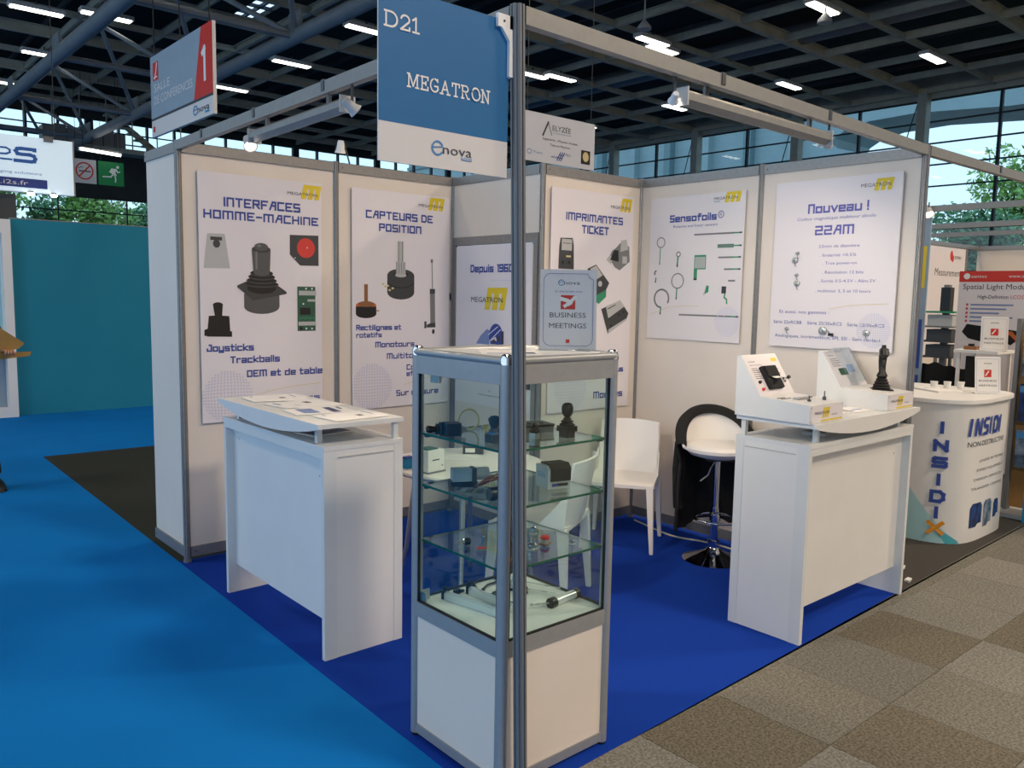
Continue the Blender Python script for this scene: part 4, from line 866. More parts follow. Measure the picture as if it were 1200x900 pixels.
def console(loc, label):
    c = thing('demo_box', label, 'display box', loc); W_ = .308
    prof = [(0, 0), (.405, 0), (.405, .295), (.385, .298), (.262, .104), (0, .086)]
    mb = MB().prism(prof, 0, W_, ((0, 0, 0), (0, 1, 0), (0, 0, 1), (1, 0, 0))); obj('housing', mb, 'laminate2', c)
    mb = MB(); rect(mb, .004, W_ - .004, .004, .082, .001); obj('front_plate', mb, 'poster', c)
    def f(mb):
        mb.m = 0; x0 = .11; sh = .012
        def Q(u, v): return (x0 + u * .06 + v * sh, .022 + v * .05)
        poly(mb, [Q(0, .74), Q(1, .74), Q(1, 1), Q(0, 1)], .0016)
        for u in (0, .37, .74): poly(mb, [Q(u, 0), Q(u + .26, 0), Q(u + .26, .76), Q(u, .76)], .0016)
        rect(mb, .10, .295, .006, .014, .0016); mb.m = 1; ftext(mb, 'MEGATRON', .04, .175, .042, .013, .0022); ftext(mb, 'FRANCE', .20, .25, .03, .007, .0022)
    mb = MB(); f(mb); obj('logo', mb, ['yellow', 'ink_dark'], c)
    for x, z in ((.01, .01), (W_ - .01, .01), (.01, .076), (W_ - .01, .076)): obj('screw', MB().cyl((x, -.001, z), (x, -.003, z), .003, n=8), 'steel', c)
    return c
fr = ((0, .262, .104), (1, 0, 0), (0, .5345, .8433), (0, -.8433, .5345))   # sloping face: origin, right, up, normal
def onslope(mb): # board coordinates (x, -off, z) -> sloping face
    o, a, b, n = [Vector(t) for t in fr]
    mb.v = [tuple(o + a * x + b * z + n * (-y)) for x, y, z in mb.v]; return mb
CZ = 1.0765
c1 = console((1.812, -.045, CZ), 'white sloping demonstration box with a black ticket printer, left on the right counter')
mb = MB(); rect(mb, .004, .304, .004, .224, .0006); obj('face_plate', onslope(mb), 'poster', c1)
mb = MB(); ftext(mb, 'MEGATRON', .03, .09, .185, .008); ftext(mb, 'Imprimante ticket', .03, .13, .168, .007)
for i in range(6): rect(mb, .03, .08 + .01 * (i % 3), .15 - i * .011, .153 - i * .011)
for i in range(5): rect(mb, .20, .27 - .01 * (i % 2), .14 - i * .012, .143 - i * .012)
obj('lettering', onslope(mb), 'ink_dark', c1)
mb = MB(); poly(mb, [(.235, .185), (.285, .185), (.29, .205), (.24, .205)], .001); obj('logo', onslope(mb), 'yellow', c1)
mb = MB(); mb.prism([(.095, .03), (.215, .03), (.215, .155), (.095, .155)], 0, .022, fr); mb.prism([(.105, .09), (.205, .09), (.205, .15), (.105, .15)], .022, .032, fr); pri = obj('ticket_printer', mb, 'black_matte', c1, bevel=.003, label='black panel ticket printer')
mb = MB(); 
def pap(u, v):
    o, a, b, n = [Vector(t) for t in fr]; t = v * 1.4
    return o + a * (.13 + .06 * u) + b * (.10 - .035 * math.sin(t)) + n * (.026 + .05 * (1 - math.cos(t)))
mb.grid(pap, 2, 8, .0006); obj('paper_strip', mb, 'paper', pri, smooth=True)
for x, z, r, m in ((.045, .075, .009, 'black'), (.045, .035, .009, 'red')):
    o, a, b, n = [Vector(t) for t in fr]; p = o + a * x + b * z; obj('button', MB().cyl(p, p + n * .012, r, r * .8, 12), m, c1)
o_, a_, b_, n_ = [Vector(t) for t in fr]; p = o_ + a_ * .262 + b_ * .075
mb = MB().cyl(p, p + n_ * .008, .014, n=14); mb.cyl(p + n_ * .008, p + n_ * .03, .007, n=12); mb.m = 1; mb.cyl(p + n_ * .03, p + n_ * .042, .009, n=12); obj('knob', mb, ['chrome', 'black'], c1, smooth=True)
# on the flat part
mb = MB().box(.10, .22, .12, .15, .097, .104); mb.cyl((.225, .135, .103), (.255, .135, .103), .006, n=10); obj('slide_sensor', mb, 'steel', c1)
for x, y, h in ((.13, .08, .028), (.255, .07, .045)): obj('rotary_knob', MB().cyl((x, y, .09), (x, y, .09 + h * .4), .009, n=12).cyl((x, y, .09 + h * .4), (x, y, .09 + h), .003, n=10), 'alu_dark', c1, smooth=True)
mb = MB(); ftext(mb, 'MENU', .03, .07, .0, .006); mb.v = [(x, .05 + z, .0935 - y) for x, y, z in mb.v]
mb.box(.03, .12, .17, .173, .0975, .1005); mb.box(.03, .10, .19, .193, .099, .102); obj('lettering', mb, 'ink_dark', c1)
c2 = console((2.604, -.045, CZ), 'white sloping demonstration box with a clear cover, right on the right counter')
mb = MB(); rect(mb, .004, .304, .004, .224, .0006); obj('face_plate', onslope(mb), 'poster', c2)
mb = MB(); mb.prism([(.07, .07), (.15, .07), (.15, .11), (.07, .11)], 0, .006, fr); obj('circuit_board', mb, 'green_dark', c2)
mb = MB(); mb.prism([(.175, .085), (.24, .085), (.24, .13), (.175, .13)], 0, .007, fr); obj('screen', mb, 'screen_blue', c2)
mb = MB(); ftext(mb, 'MEGATRON', .03, .09, .19, .008)
for i in range(5): rect(mb, .03, .11 + .01 * (i % 3), .17 - i * .011, .173 - i * .011)
obj('lettering', onslope(mb), 'ink_dark', c2)
mb = MB()
mb.prism([(.01, .0), (.20, .0), (.20, .21), (.01, .21)], .055, .058, fr); mb.prism([(.01, .21), (.20, .21), (.20, .214), (.01, .214)], .0, .055, fr); mb.prism([(.197, .0), (.20, .0), (.20, .21), (.197, .21)], .0, .055, fr); obj('clear_cover', mb, 'acrylic', c2)
# big joystick standing on the right box
def Lj(t): return thing(*t)
j = thing('joystick', 'tall black grip joystick standing on the right demonstration box', 'joystick', (2.78, .075, CZ + .0925), R(-55))
obj('mounting_plate', MB().box(-.055, .055, -.05, .05, 0, .006), 'black', j)
mb = MB(); mb.lathe([(.042, .006), (.046, .012), (.04, .02), (.044, .027), (.034, .035), (.038, .042), (.028, .05), (.032, .056), (.022, .064), (.026, .07), (.016, .078), (0, .08)], n=20); obj('rubber_boot', mb, 'rubber', j, smooth=True)
mb = MB().tube([(0, 0, .075), (0, .0, .085), (0, .004, .10), (0, .012, .13), (0, .012, .16), (0, .002, .19), (0, -.01, .205)], [.03, .026, .017, .0185, .021, .022, .018], 14); obj('grip', mb, 'black', j, smooth=True)
mb = MB().tube([(0, .022, .205), (0, .0, .213), (0, -.028, .205), (0, -.04, .19), (0, -.038, .175)], [.015, .024, .025, .02, .008], 12); obj('grip_head', mb, 'black', j, smooth=True)
mb = MB().cyl((0, -.004, .225), (0, 0, .245), .01, .012, 10); mb.m = 1; mb.cyl((.014, -.03, .215), (.016, -.032, .228), .006, n=8); obj('thumb_button', mb, ['black', 'grey_dark'], j)
obj('trigger', MB().tube([(0, -.018, .165), (0, -.026, .155), (0, -.024, .14)], [.006, .007, .004], 8), 'grey_dark', j)
sheet('leaflet with small pictures lying between the two demonstration boxes', 'leaflet', (2.15, .02, CZ), R(8), .21, .15, lambda mb: (setattr(mb, 'm', 2), rect(mb, .02, .09, .08, .12), rect(mb, .12, .18, .03, .09)), .003, name='leaflet')
sheet('second leaflet between the demonstration boxes, touching the right one', 'leaflet', (2.38, .03, CZ), R(-6), .20, .15, lambda mb: (setattr(mb, 'm', 1), rect(mb, .02, .05, .02, .12), setattr(mb, 'm', 2), rect(mb, .08, .17, .05, .07)), .003, name='leaflet')
sheet('crumpled bag of small parts below the lid of the right counter', 'bag', (2.1, .03, .976), R(12), .2, .11, lambda mb: (setattr(mb, 'm', 3), rect(mb, .03, .05, .03, .08), rect(mb, .1, .12, .02, .04)), .02, name='parts_bag', m='grey_light')
o = thing('small_device', 'small black device lying below the lid at the right end of the right counter', 'device', (2.62, .05, .976), .3); obj('body', MB().box(0, .07, 0, .04, 0, .025, c=.008), 'black', o); obj('lead', MB().tube([(0, .02, .01), (-.05, .03, .008), (-.08, .0, .008)], .004, 6), 'black', o)
o = thing('small_device', 'small black pin standing below the lid near the left end of the right counter', 'device', (2.07, .07, .976)); obj('body', MB().cyl((0, 0, 0), (0, 0, .03), .006, n=8), 'black', o); obj('base', MB().cyl((0, 0, 0), (0, 0, .006), .014, n=12), 'grey_mid', o)

# ================================================================ GLASS SHOWCASE
X0, Y0, W, Dp = -.058, -.048, .535, .53
sc_ = thing('glass_showcase', 'square aluminium and glass display case with a lower white cabinet, front centre', 'display case', (X0, Y0, 0))
RP = .021
for x, y in ((RP, RP), (W - RP, RP), (RP, Dp - RP), (W - RP, Dp - RP)):
    pm_ = obj('post', MB().cyl((x, y, .01), (x, y, 1.432), RP, n=24), 'alu_case', sc_, smooth=True)
    obj('chrome_cap', MB().lathe([(.0, 1.467), (.010, 1.4665), (.018, 1.462), (.0225, 1.45), (.0225, 1.432), (0, 1.432)], (x, y, 0), 20), 'chrome', pm_, smooth=True)
    obj('foot', MB().cyl((x, y, 0), (x, y, .012), .018, n=14), 'black', pm_)
def side(mb, z0, z1, inset, th, ends=RP):
    """four boxes round the case"""
    return [(ends, W - ends, inset, inset + th), (ends, W - ends, Dp - inset - th, Dp - inset), (inset, inset + th, ends, Dp - ends), (W - inset - th, W - inset, ends, Dp - ends)]
for nm, z0, z1, ins, th, m in (('bottom_rail', .015, .05, .006, .016, 'alu_case'), ('cabinet_panel', .05, .468, .012, .004, 'panel'), ('middle_rail', .468, .522, .006, .016, 'alu_case'), ('top_fascia', 1.368, 1.432, .004, .016, 'alu_case')):
    for b in side(None, z0, z1, ins, th): obj(nm, MB().box(b[0], b[1], b[2], b[3], z0, z1), m, sc_)
for b in side(None, 0, 0, .0065, .012, RP * 2):
    z = (b[0] + b[1]) / 2; al = b[1] - b[0] > b[3] - b[2]
    mb = MB()
    if al: mb.cyl((RP, (b[2] + b[3]) / 2, 1.444), (W - RP, (b[2] + b[3]) / 2, 1.444), .014, n=16)
    else: mb.cyl((z, RP, 1.444), (z, Dp - RP, 1.444), .014, n=16)
    obj('rounded_edge', mb, 'alu_case', sc_, smooth=True)
obj('top_board', MB().box(.02, W - .02, .02, Dp - .02, 1.432, 1.450), 'laminate', sc_)
for (x0, x1, y0, y1) in ((.042, W - .042, .013, .017), (.042, W - .042, Dp - .017, Dp - .013), (.013, .017, .042, Dp - .042), (W - .017, W - .013, .042, Dp - .042)):
    g = obj('glass_pane', MB().box(x0, x1, y0, y1, .526, 1.366), 'glass', sc_)
    mb = MB()
    if x1 - x0 > y1 - y0:
        for xa, xb in ((x0 - .006, x0 + .001), (x1 - .001, x1 + .006)): mb.box(xa, xb, y0 - .003, y1 + .003, .522, 1.368)
        mb.box(x0, x1, y0 - .003, y1 + .003, .520, .527)
    else:
        for ya, yb in ((y0 - .006, y0 + .001), (y1 - .001, y1 + .006)): mb.box(x0 - .003, x1 + .003, ya, yb, .522, 1.368)
        mb.box(x0 - .003, x1 + .003, y0, y1, .520, .527)
    obj('seal', mb, 'seal', g)
obj('display_floor', MB().box(.018, W - .018, .018, Dp - .018, .505, .5195), 'white', sc_)
for k, z in enumerate((.752, .957, 1.147)):
    s = obj('glass_shelf', MB().box(.03, W - .03, .03, Dp - .03, z - .004, z + .004), 'shelf_glass', sc_)
    mb = MB(); mb.box(.029, W - .029, .0285, .030, z - .004, z + .004).box(.029, W - .029, Dp - .03, Dp - .0285, z - .004, z + .004).box(.0285, .03, .029, Dp - .029, z - .004, z + .004).box(W - .03, W - .0285, .029, Dp - .029, z - .003, z + .003)
    obj('glass_edge', mb, 'glass_edge', s)
    for x, y in ((.032, .045), (W - .052, .045), (.032, Dp - .06), (W - .052, Dp - .06)): obj('shelf_clip', MB().box(x, x + .02, y, y + .015, z - .012, z - .004), 'rubber', s)
mb = MB().box(.075, .10, .40, .406, 1.346, 1.362); mb.m = 1; mb.cyl((.0875, .4, 1.354), (.0875, .397, 1.354), .005, n=10); obj('lock', MB().box(.018, .03, .38, .43, 1.340, 1.366), 'steel', sc_)
mb = MB().box(.02, .065, Dp - .04, Dp - .037, .52, .56).box(.02, .023, Dp - .08, Dp - .037, .52, .56); obj('corner_bracket', mb, 'steel', sc_)
TOPZ = 1.4505
# on top of the case
sh = thing('sign_holder', 'clear upright sign holder reading BUSINESS MEETINGS on top of the glass case', 'sign', (.346, .238, TOPZ), R(-38.5))
def tilt(mb): mb.v = [(x, y + z * .07, z) for x, y, z in mb.v]; return mb
obj('paper', tilt(MB().box(.002, .210, -.0002, .0008, .004, .297)), 'poster', sh)
obj('clear_panel', tilt(MB().box(0, .212, -.003, -.0015, 0, .299)), 'acrylic', sh); obj('clear_foot', MB().box(0, .212, -.003, .075, 0, .0015), 'acrylic', sh)
mb = MB(); x0, x1, y0, y1, q = .014, .198, .018, .283, .022
def notch(off, d, m_):
    p = [(x0 + d + q, y0 + d), (x1 - d - q, y0 + d), (x1 - d - q * .35, y0 + d + q * .3), (x1 - d, y0 + d + q), (x1 - d, y1 - d - q), (x1 - d - q * .65, y1 - d - q * .65), (x1 - d - q, y1 - d), (x0 + d + q, y1 - d), (x0 + d + q * .35, y1 - d - q * .35), (x0 + d, y1 - d - q), (x0 + d, y0 + d + q), (x0 + d + q * .35, y0 + d + q * .35), (x0 + d + q, y0 + d)]
    stroke(mb, p, .0016, off)
notch(.0005, 0, 0); obj('border', tilt(mb), 'ink_blue', sh)
mb = MB(); enova(mb, .068, .148, .243, .014, .0006, False); obj('logo', tilt(mb), ['ink_sky', 'ink_dark'], sh)
mb = MB(); ftext(mb, 'Je participe aux', .055, .158, .215, .008, .0006); obj('lettering', tilt(mb), 'ink_mid', sh)
mb = MB(); ftext(mb, 'BUSINESS', .038, .172, .122, .018, .0006); ftext(mb, 'MEETINGS', .036, .174, .083, .018, .0006); obj('lettering', tilt(mb), 'ink_dark', sh)
mb = MB(); rect(mb, .078, .132, .152, .204, .0006); rect(mb, .099, .113, .028, .042, .0006); mb.m = 1
stroke(mb, [(.082, .19), (.10, .185), (.115, .178)], .014, .0009); stroke(mb, [(.13, .196), (.118, .184), (.105, .172), (.094, .165)], .012, .001)
for i in range(4): stroke(mb, [(.09 + i * .006, .163 + i * .001), (.1 + i * .006, .171 + i * .001)], .003, .0012)
obj('pictogram', tilt(mb), ['red_sign', 'white'], sh)
sheet('white leaflet with lilac print on top of the glass case, near its front corner', 'leaflet', (.02, .17, TOPZ), R(-35), .21, .15, lambda mb: (setattr(mb, 'm', 2), rect(mb, .02, .12, .02, .05), setattr(mb, 'm', 1), rect(mb, .14, .19, .03, .1)), .002, name='leaflet')
sheet('white leaflet on top of the glass case, under the one with lilac print', 'leaflet', (.10, .30, TOPZ), R(-50), .2, .15, lambda mb: (setattr(mb, 'm', 2), rect(mb, .02, .18, .11, .13)), .0012, name='leaflet')
sheet('white leaflet at the back of the glass case top', 'leaflet', (.20, .33, TOPZ), R(20), .16, .12, None, .0012, name='leaflet')

# ---- sensors and joysticks in the case
S1, S2, S3, S4 = 1.1515, .9615, .7565, .520
def item(name, label, cat, loc, rz=0): return thing(name, label, cat, loc, R(rz))
j = item('joystick', 'black joystick lying on its side, left on the top glass shelf', 'joystick', (.02, .335, S1), -20)
mb = MB().box(-.03, .03, -.028, .028, 0, .045, c=.006); obj('body', mb, 'black', j); obj('rubber_boot', MB().lathe([(.026, -.03), (.022, -.036), (.026, -.042), (.018, -.048), (.021, -.054), (.012, -.06), (0, -.06)], (0, 0, .024), 14, 'x'), 'rubber', j, smooth=True)
obj('grip', MB().lathe([(.009, -.06), (.012, -.075), (.014, -.085), (.010, -.092), (0, -.094)], (0, 0, .024), 12, 'x'), 'black', j, smooth=True); obj('connector', MB().box(.03, .05, -.012, .012, .01, .03), 'steel', j)
j = item('cable_ring', 'pale ring of coiled cable standing on the top glass shelf', 'cable', (.135, .385, S1), -30)
obj('coil', MB().tube([(.038 * math.cos(2 * PI * i / 20), .008 * math.sin(4 * PI * i / 20), .04 + .038 * math.sin(2 * PI * i / 20)) for i in range(20)], .004, 8, True), 'gold', j, smooth=True); obj('lead', MB().tube([(0, 0, .004), (-.03, .0, .004), (-.06, .01, .004)], .002, 6), 'grey_mid', j)
j = item('joystick', 'dark joystick with chrome base partly hidden by the case post, top glass shelf', 'joystick', (.055, .14, S1), 0)
obj('base', MB().box(-.025, .025, -.025, .025, 0, .03, c=.005), 'grey_dark', j); obj('collar', MB().cyl((0, 0, .03), (0, 0, .036), .022, n=18), 'chrome', j, smooth=True); obj('knob', MB().lathe([(.02, .036), (.012, .05), (.018, .065), (.022, .08), (.012, .09), (0, .092)], n=16), 'grey_dark', j, smooth=True)
j = item('control_box', 'flat black control box with a grey rim on the top glass shelf', 'control box', (.315, .235, S1), -12)
obj('base', MB().box(-.07, .07, -.05, .05, 0, .022, c=.006), 'grey_mid', j); obj('lid', MB().box(-.072, .072, -.052, .052, .022, .030, c=.006), 'black', j)
for i in range(4): obj('key', MB().cyl((-.04 + i * .025, -.01, .03), (-.04 + i * .025, -.01, .033), .008, n=10), 'grey_dark', j)
mb = MB().cyl((-.05, .02, .03), (-.05, .02, .055), .018, .012, 14).cyl((-.05, .02, .055), (-.05, .02, .10), .014, .017, 14); obj('stick', mb, 'black', j, smooth=True)
j = item('joystick', 'small black thumb joystick with a chrome body, front of the top glass shelf', 'joystick', (.215, .11, S1), 10)
obj('body', MB().box(-.013, .013, -.013, .013, 0, .022), 'steel', j); obj('boot', MB().lathe([(.018, .022), (.022, .028), (.014, .034), (.016, .038), (.007, .042), (.009, .05), (.005, .056), (0, .057)], n=16), 'black', j, smooth=True)
j = item('joystick', 'upright black joystick at the right of the top glass shelf', 'joystick', (.335, .07, S1), 0)
obj('base', MB().box(-.022, .022, -.022, .022, 0, .022, c=.004).box(-.03, .03, -.03, .03, .022, .040, c=.008), 'black', j); obj('rubber_boot', MB().lathe([(.026, .04), (.028, .046), (.018, .052), (.024, .057), (.013, .063), (.016, .067), (.008, .072), (0, .073)], n=18), 'rubber', j, smooth=True)
obj('grip', MB().lathe([(.008, .07), (.016, .078), (.0205, .09), (.021, .108), (.017, .118), (.010, .122), (0, .123)], n=18), 'black', j, smooth=True)
j = item('metal_tab', 'small grey metal tab at the left end of the top glass shelf', 'part', (-.01, .41, S1)); obj('plate', MB().box(0, .025, 0, .003, 0, .02), 'grey_mid', j); obj('base', MB().box(0, .025, -.012, .003, 0, .003), 'grey_mid', j)
# second shelf
j = item('printer_mechanism', 'open printer mechanism with a blue grey paper cradle on the middle glass shelf', 'printer', (.075, .345, S2), -25)
obj('base', MB().box(-.045, .055, -.03, .03, 0, .014, c=.006), 'black', j); obj('cradle', MB().box(-.035, .035, -.022, .03, .016, .060), 'sign_blue2', j); obj('end_plate', MB().box(.037, .05, -.03, .03, .006, .062), 'grey_dark', j); obj('paper_roll', MB().cyl((.052, 0, .04), (.10, 0, .04), .024, n=20), 'grey_light', j, smooth=True)
j = item('wire_bundle', 'bundle of red and brown wires on the middle glass shelf', 'wires', (.14, .25, S2))
for i in range(8):
    a = rnd.uniform(0, 6.28); obj('wire', MB().tube([(-.06 + i * .006, .03, .004), (-.03 + i * .008, .0 + .01 * math.sin(a), .02 + .03 * rnd.random()), (.02 + i * .004, -.02, .03 + .02 * rnd.random()), (.05, -.03 + i * .006, .004)], .0022, 5), 'wire_red' if i % 2 else 'brown', j)
j = item('parts_pouch', 'clear crinkled pouch with grey parts lying across the middle glass shelf', 'pouch', (.06, .20, S2), -52)
def pou(u, v): return Vector(((u - .5) * .20, (v - .5) * .13, .004 + .016 * math.sin(PI * u) * math.sin(PI * v) + .002 * math.sin(u * 23 + v * 17)))
obj('film', MB().grid(pou, 14, 10), 'clear_plastic', j, smooth=True); obj('tray', MB().box(-.08, .07, -.045, .045, .0, .003), 'grey_light', j)
for i in range(3): obj('part_inside', MB().box(-.06 + i * .04, -.04 + i * .04, -.02, .02, .003, .012), 'grey_mid', j)
j = item('black_lens', 'short black cylinder lying at the front corner of the middle glass shelf', 'cylinder', (.035, .09, S2), -15)
obj('barrel', MB().cyl((-.03, 0, .024), (.035, 0, .024), .0235, n=20), 'black', j, smooth=True); obj('rim', MB().cyl((-.036, 0, .024), (-.03, 0, .024), .021, n=20), 'grey_dark', j); obj('cap', MB().cyl((.035, 0, .024), (.04, 0, .024), .018, n=18), 'grey_dark', j)
j = item('ticket_printer', 'grey ticket printer with a black paper lid, right on the middle glass shelf', 'printer', (.325, .125, S2), -14)
obj('housing', MB().prism([(-.045, 0), (.045, 0), (.045, .082), (-.03, .086), (-.045, .074)], -.048, .048, ((0, 0, 0), (0, 1, 0), (0, 0, 1), (1, 0, 0))), 'grey_light', j, bevel=.003)
mb = MB().prism([(-.049, .030), (-.045, .030), (-.045, .07), (-.03, .088), (.03, .086), (.03, .09), (-.032, .093), (-.050, .076)], -.036, .046, ((0, 0, 0), (0, 1, 0), (0, 0, 1), (1, 0, 0))); obj('paper_lid', mb, 'black_matte', j)
obj('side_band', MB().box(-.0495, -.046, -.03, .03, .04, .06), 'sign_blue2', j); mb = MB().box(-.03, .035, -.0475, -.045, .012, .022); mb.m = 1; mb.box(-.03, -.008, -.048, -.0475, .012, .022); obj('control_strip', mb, ['black', 'ink_blue'], j)
# third shelf
def sensor(label, loc, kind, rz=0):
    j = item('rotary_sensor', label, 'sensor', loc, rz)
    if kind == 'knob': obj('knob', MB().lathe([(.012, -.004), (.014, 0), (.013, .016), (.008, .02), (0, .02)], (0, 0, .014), 16, 'x'), 'black', j, smooth=True); obj('collar', MB().cyl((-.008, 0, .014), (-.004, 0, .014), .010, n=14), 'chrome', j); obj('shaft', MB().cyl((-.035, 0, .012), (-.008, 0, .014), .004, n=10), 'steel', j)
    elif kind == 'strip': obj('body', MB().box(-.016, .016, -.01, .01, 0, .008), 'steel', j); obj('stripe', MB().box(-.016, .016, -.011, .011, .008, .011), 'red', j); obj('shaft', MB().cyl((.006, 0, .011), (.006, 0, .05), .005, n=10), 'chrome', j)
    elif kind == 'pot': obj('body', MB().lathe([(.016, 0), (.017, .004), (.017, .018), (.012, .022), (.006, .022), (.006, .034), (0, .034)], n=18), 'black', j, smooth=True); obj('shaft', MB().cyl((0, 0, .034), (0, 0, .06), .003, n=8), 'steel', j); obj('lug', MB().box(.014, .026, -.004, .004, .004, .006), 'gold', j)
    elif kind == 'orange': obj('body', MB().cyl((0, 0, 0), (0, 0, .012), .016, n=18), 'orange', j); obj('band', MB().cyl((0, 0, .012), (0, 0, .016), .017, n=18), 'black', j); obj('lead', MB().tube([(-.016, 0, .004), (-.03, .012, .003), (-.022, .03, .003)], .002, 6), 'wire_red', j)
    elif kind == 'chrome': obj('body', MB().lathe([(.014, 0), (.016, .003), (.016, .02), (.008, .024), (.005, .024), (.005, .04), (0, .04)], n=18), 'chrome', j, smooth=True); obj('flange', MB().cyl((0, 0, .0), (0, 0, .003), .021, n=18), 'steel', j)
    elif kind == 'red': obj('board', MB().box(-.022, .022, -.016, .016, 0, .003), 'brown', j); obj('body', MB().cyl((0, 0, .003), (0, 0, .018), .013, n=18), 'steel', j); obj('cap', MB().lathe([(.017, .018), (.017, .027), (.012, .03), (0, .03)], n=18), 'red', j, smooth=True)
    return j
sensor('small black knob with a steel shaft, left on the lowest glass shelf', (.045, .28, S3), 'knob', -20); sensor('little sensor with a red stripe and chrome shaft on the lowest glass shelf', (.055, .20, S3), 'strip', -30)
sensor('dark potentiometer hidden between the posts on the lowest glass shelf', (.165, .185, S3), 'pot'); sensor('flat orange sensor between the posts, front of the lowest glass shelf', (.055, .062, S3), 'orange', 30)
sensor('round chrome sensor just right of the near post on the lowest glass shelf', (.205, .10, S3), 'chrome'); sensor('sensor with a red cap on the lowest glass shelf', (.287, .12, S3), 'red', 20)
sensor('tall chrome sensor towards the back of the lowest glass shelf', (.335, .235, S3), 'chrome', 0).scale = (.8, .8, 1.2); sensor('tiny chrome sensor at the right of the lowest glass shelf', (.362, .058, S3), 'chrome', 0).scale = (.55, .55, .6)
# case floor
def bar(label, a, b, name='linear_sensor'):
    a = Vector(a); b = Vector(b); d = b - a; L = d.length; o = item(name, label, 'sensor', tuple(a), math.degrees(math.atan2(d.y, d.x)))
    obj('profile', MB().box(.012, L, -.013, .013, 0, .026, c=.0).box(.012, L, -.004, .004, .026, .029), 'silver', o); obj('end_cap', MB().box(0, .014, -.014, .014, 0, .032).cyl((.006, 0, .032), (.006, 0, .045), .008, n=10), 'black', o); obj('rod', MB().cyl((L, 0, .013), (L + .02, 0, .013), .003, n=8), 'steel', o); obj('ball_joint', MB().lathe([(0, -.006), (.005, -.004), (.0065, 0), (.005, .004), (0, .006)], (L + .024, 0, .013), 10), 'steel', o, smooth=True); return o
bar('longer flat silver linear sensor nearest the left glass of the case floor', (.052, .415, S4), (.10, .13, S4)); bar('shorter silver linear sensor behind the longest one on the case floor', (.158, .40, S4), (.165, .15, S4))
def cylsensor(label, a, b, rod, r=.017):
    a = Vector(a); b = Vector(b); d = (b - a).normalized(); o = item('cylinder_sensor', label, 'sensor', tuple(a)); a0 = Vector((0, 0, r)); b0 = b - a + Vector((0, 0, r)); rd = Vector(rod) - a + Vector((0, 0, r))
    obj('tube', MB().cyl(a0, b0, r, n=20), 'silver', o, smooth=True); obj('end_cap', MB().cyl(a0 - d * .012, a0 + d * .014, r * 1.15, n=20), 'black', o, smooth=True); obj('end_cap', MB().cyl(b0 - d * .014, b0 + d * .008, r * 1.15, n=20), 'black', o, smooth=True)
    obj('rod', MB().cyl(a0, rd, r * .2, n=8), 'steel', o, smooth=True); obj('ball_joint', MB().lathe([(0, -r * .4), (r * .35, -r * .25), (r * .45, 0), (r * .35, r * .25), (0, r * .4)], tuple(rd), 10), 'steel', o, smooth=True); obj('nut', MB().cyl(a0 + (rd - a0) * .6, a0 + (rd - a0) * .72, r * .34, n=6), 'steel', o); return o
cylsensor('fat silver cylinder sensor with a rod, right front of the case floor', (.306, .095, S4), (.445, .11, S4), (.232, .125, S4)); cylsensor('thin silver cylinder sensor with a long rod along the back right glass', (.385, .345, S4), (.34, .44, S4), (.445, .20, S4), .011); cylsensor('very thin rod sensor in the middle of the case floor', (.345, .29, S4), (.31, .35, S4), (.40, .18, S4), .007)
def cable(label, pts, r=.004, m='black', name='cable'):
    a = Vector(pts[0]); o = thing(name, label, 'cable', tuple(a)); P_ = [Vector(p) - a for p in pts]; out = []
    for i in range(len(P_) - 1):
        p0, p1, p2, p3 = P_[max(i - 1, 0)], P_[i], P_[i + 1], P_[min(i + 2, len(P_) - 1)]
        for k in range(6):
            t = k / 6; out.append(.5 * ((2 * p1) + (p2 - p0) * t + (2 * p0 - 5 * p1 + 4 * p2 - p3) * t * t + (3 * p1 - p0 - 3 * p2 + p3) * t ** 3))
    out.append(P_[-1]); obj('wire', MB().tube(out, r, 6), m, o, smooth=True); obj('plug', MB().cyl(out[-1], out[-1] + (out[-1] - out[-3]).normalized() * .02, r * 1.7, n=8), m, o); return o
z = S4 + .005
cable('black cable loop lying at the back left of the case floor', [(.20, .40, z), (.23, .455, z), (.29, .47, z), (.33, .465, z), (.32, .42, z), (.26, .41, z), (.22, .385, z)]); cable('black coiled cable in the middle of the case floor', [(.22, .33, z), (.27, .33, z), (.31, .30, z), (.33, .26, z), (.30, .25, z), (.285, .28, z), (.315, .30, z + .008)], .005); cable('short black cable between the silver bars on the case floor', [(.195, .34, z), (.21, .29, z), (.20, .23, z), (.225, .19, z)], .006)
o = item('black_clip', 'small black clip behind the left silver bars on the case floor', 'clip', (.115, .42, S4), 10); obj('body', MB().box(-.012, .016, -.01, .01, 0, .016, c=.004), 'black', o); obj('jaw', MB().box(.016, .04, -.006, .006, 0, .007), 'black', o)

# ================================================================ TABLE AND CHAIRS
TX, TY, TZ = 1.03, 1.535, .73
tb = thing('round_table', 'round white meeting table behind the glass case', 'table', (TX, TY, 0))
obj('tabletop', MB().lathe([(0, TZ - .03), (.40, TZ - .03), (.425, TZ - .02), (.43, TZ - .01), (.425, TZ), (0, TZ)], n=56), 'plastic_white', tb, smooth=True)
for a in (138, 228, 318, 48):
    c, s = math.cos(R(a)), math.sin(R(a)); obj('leg', MB().tube([(.27 * c, .27 * s, TZ - .03), (.30 * c, .30 * s, .5), (.33 * c, .33 * s, .25), (.39 * c, .39 * s, 0.006)], [.017, .016, .014, .012], 10), 'steel', tb, smooth=True)
obj('frame_ring', MB().tube([(.27 * math.cos(2 * PI * i / 24), .27 * math.sin(2 * PI * i / 24), TZ - .04) for i in range(24)], .010, 8, True), 'steel', tb, smooth=True)
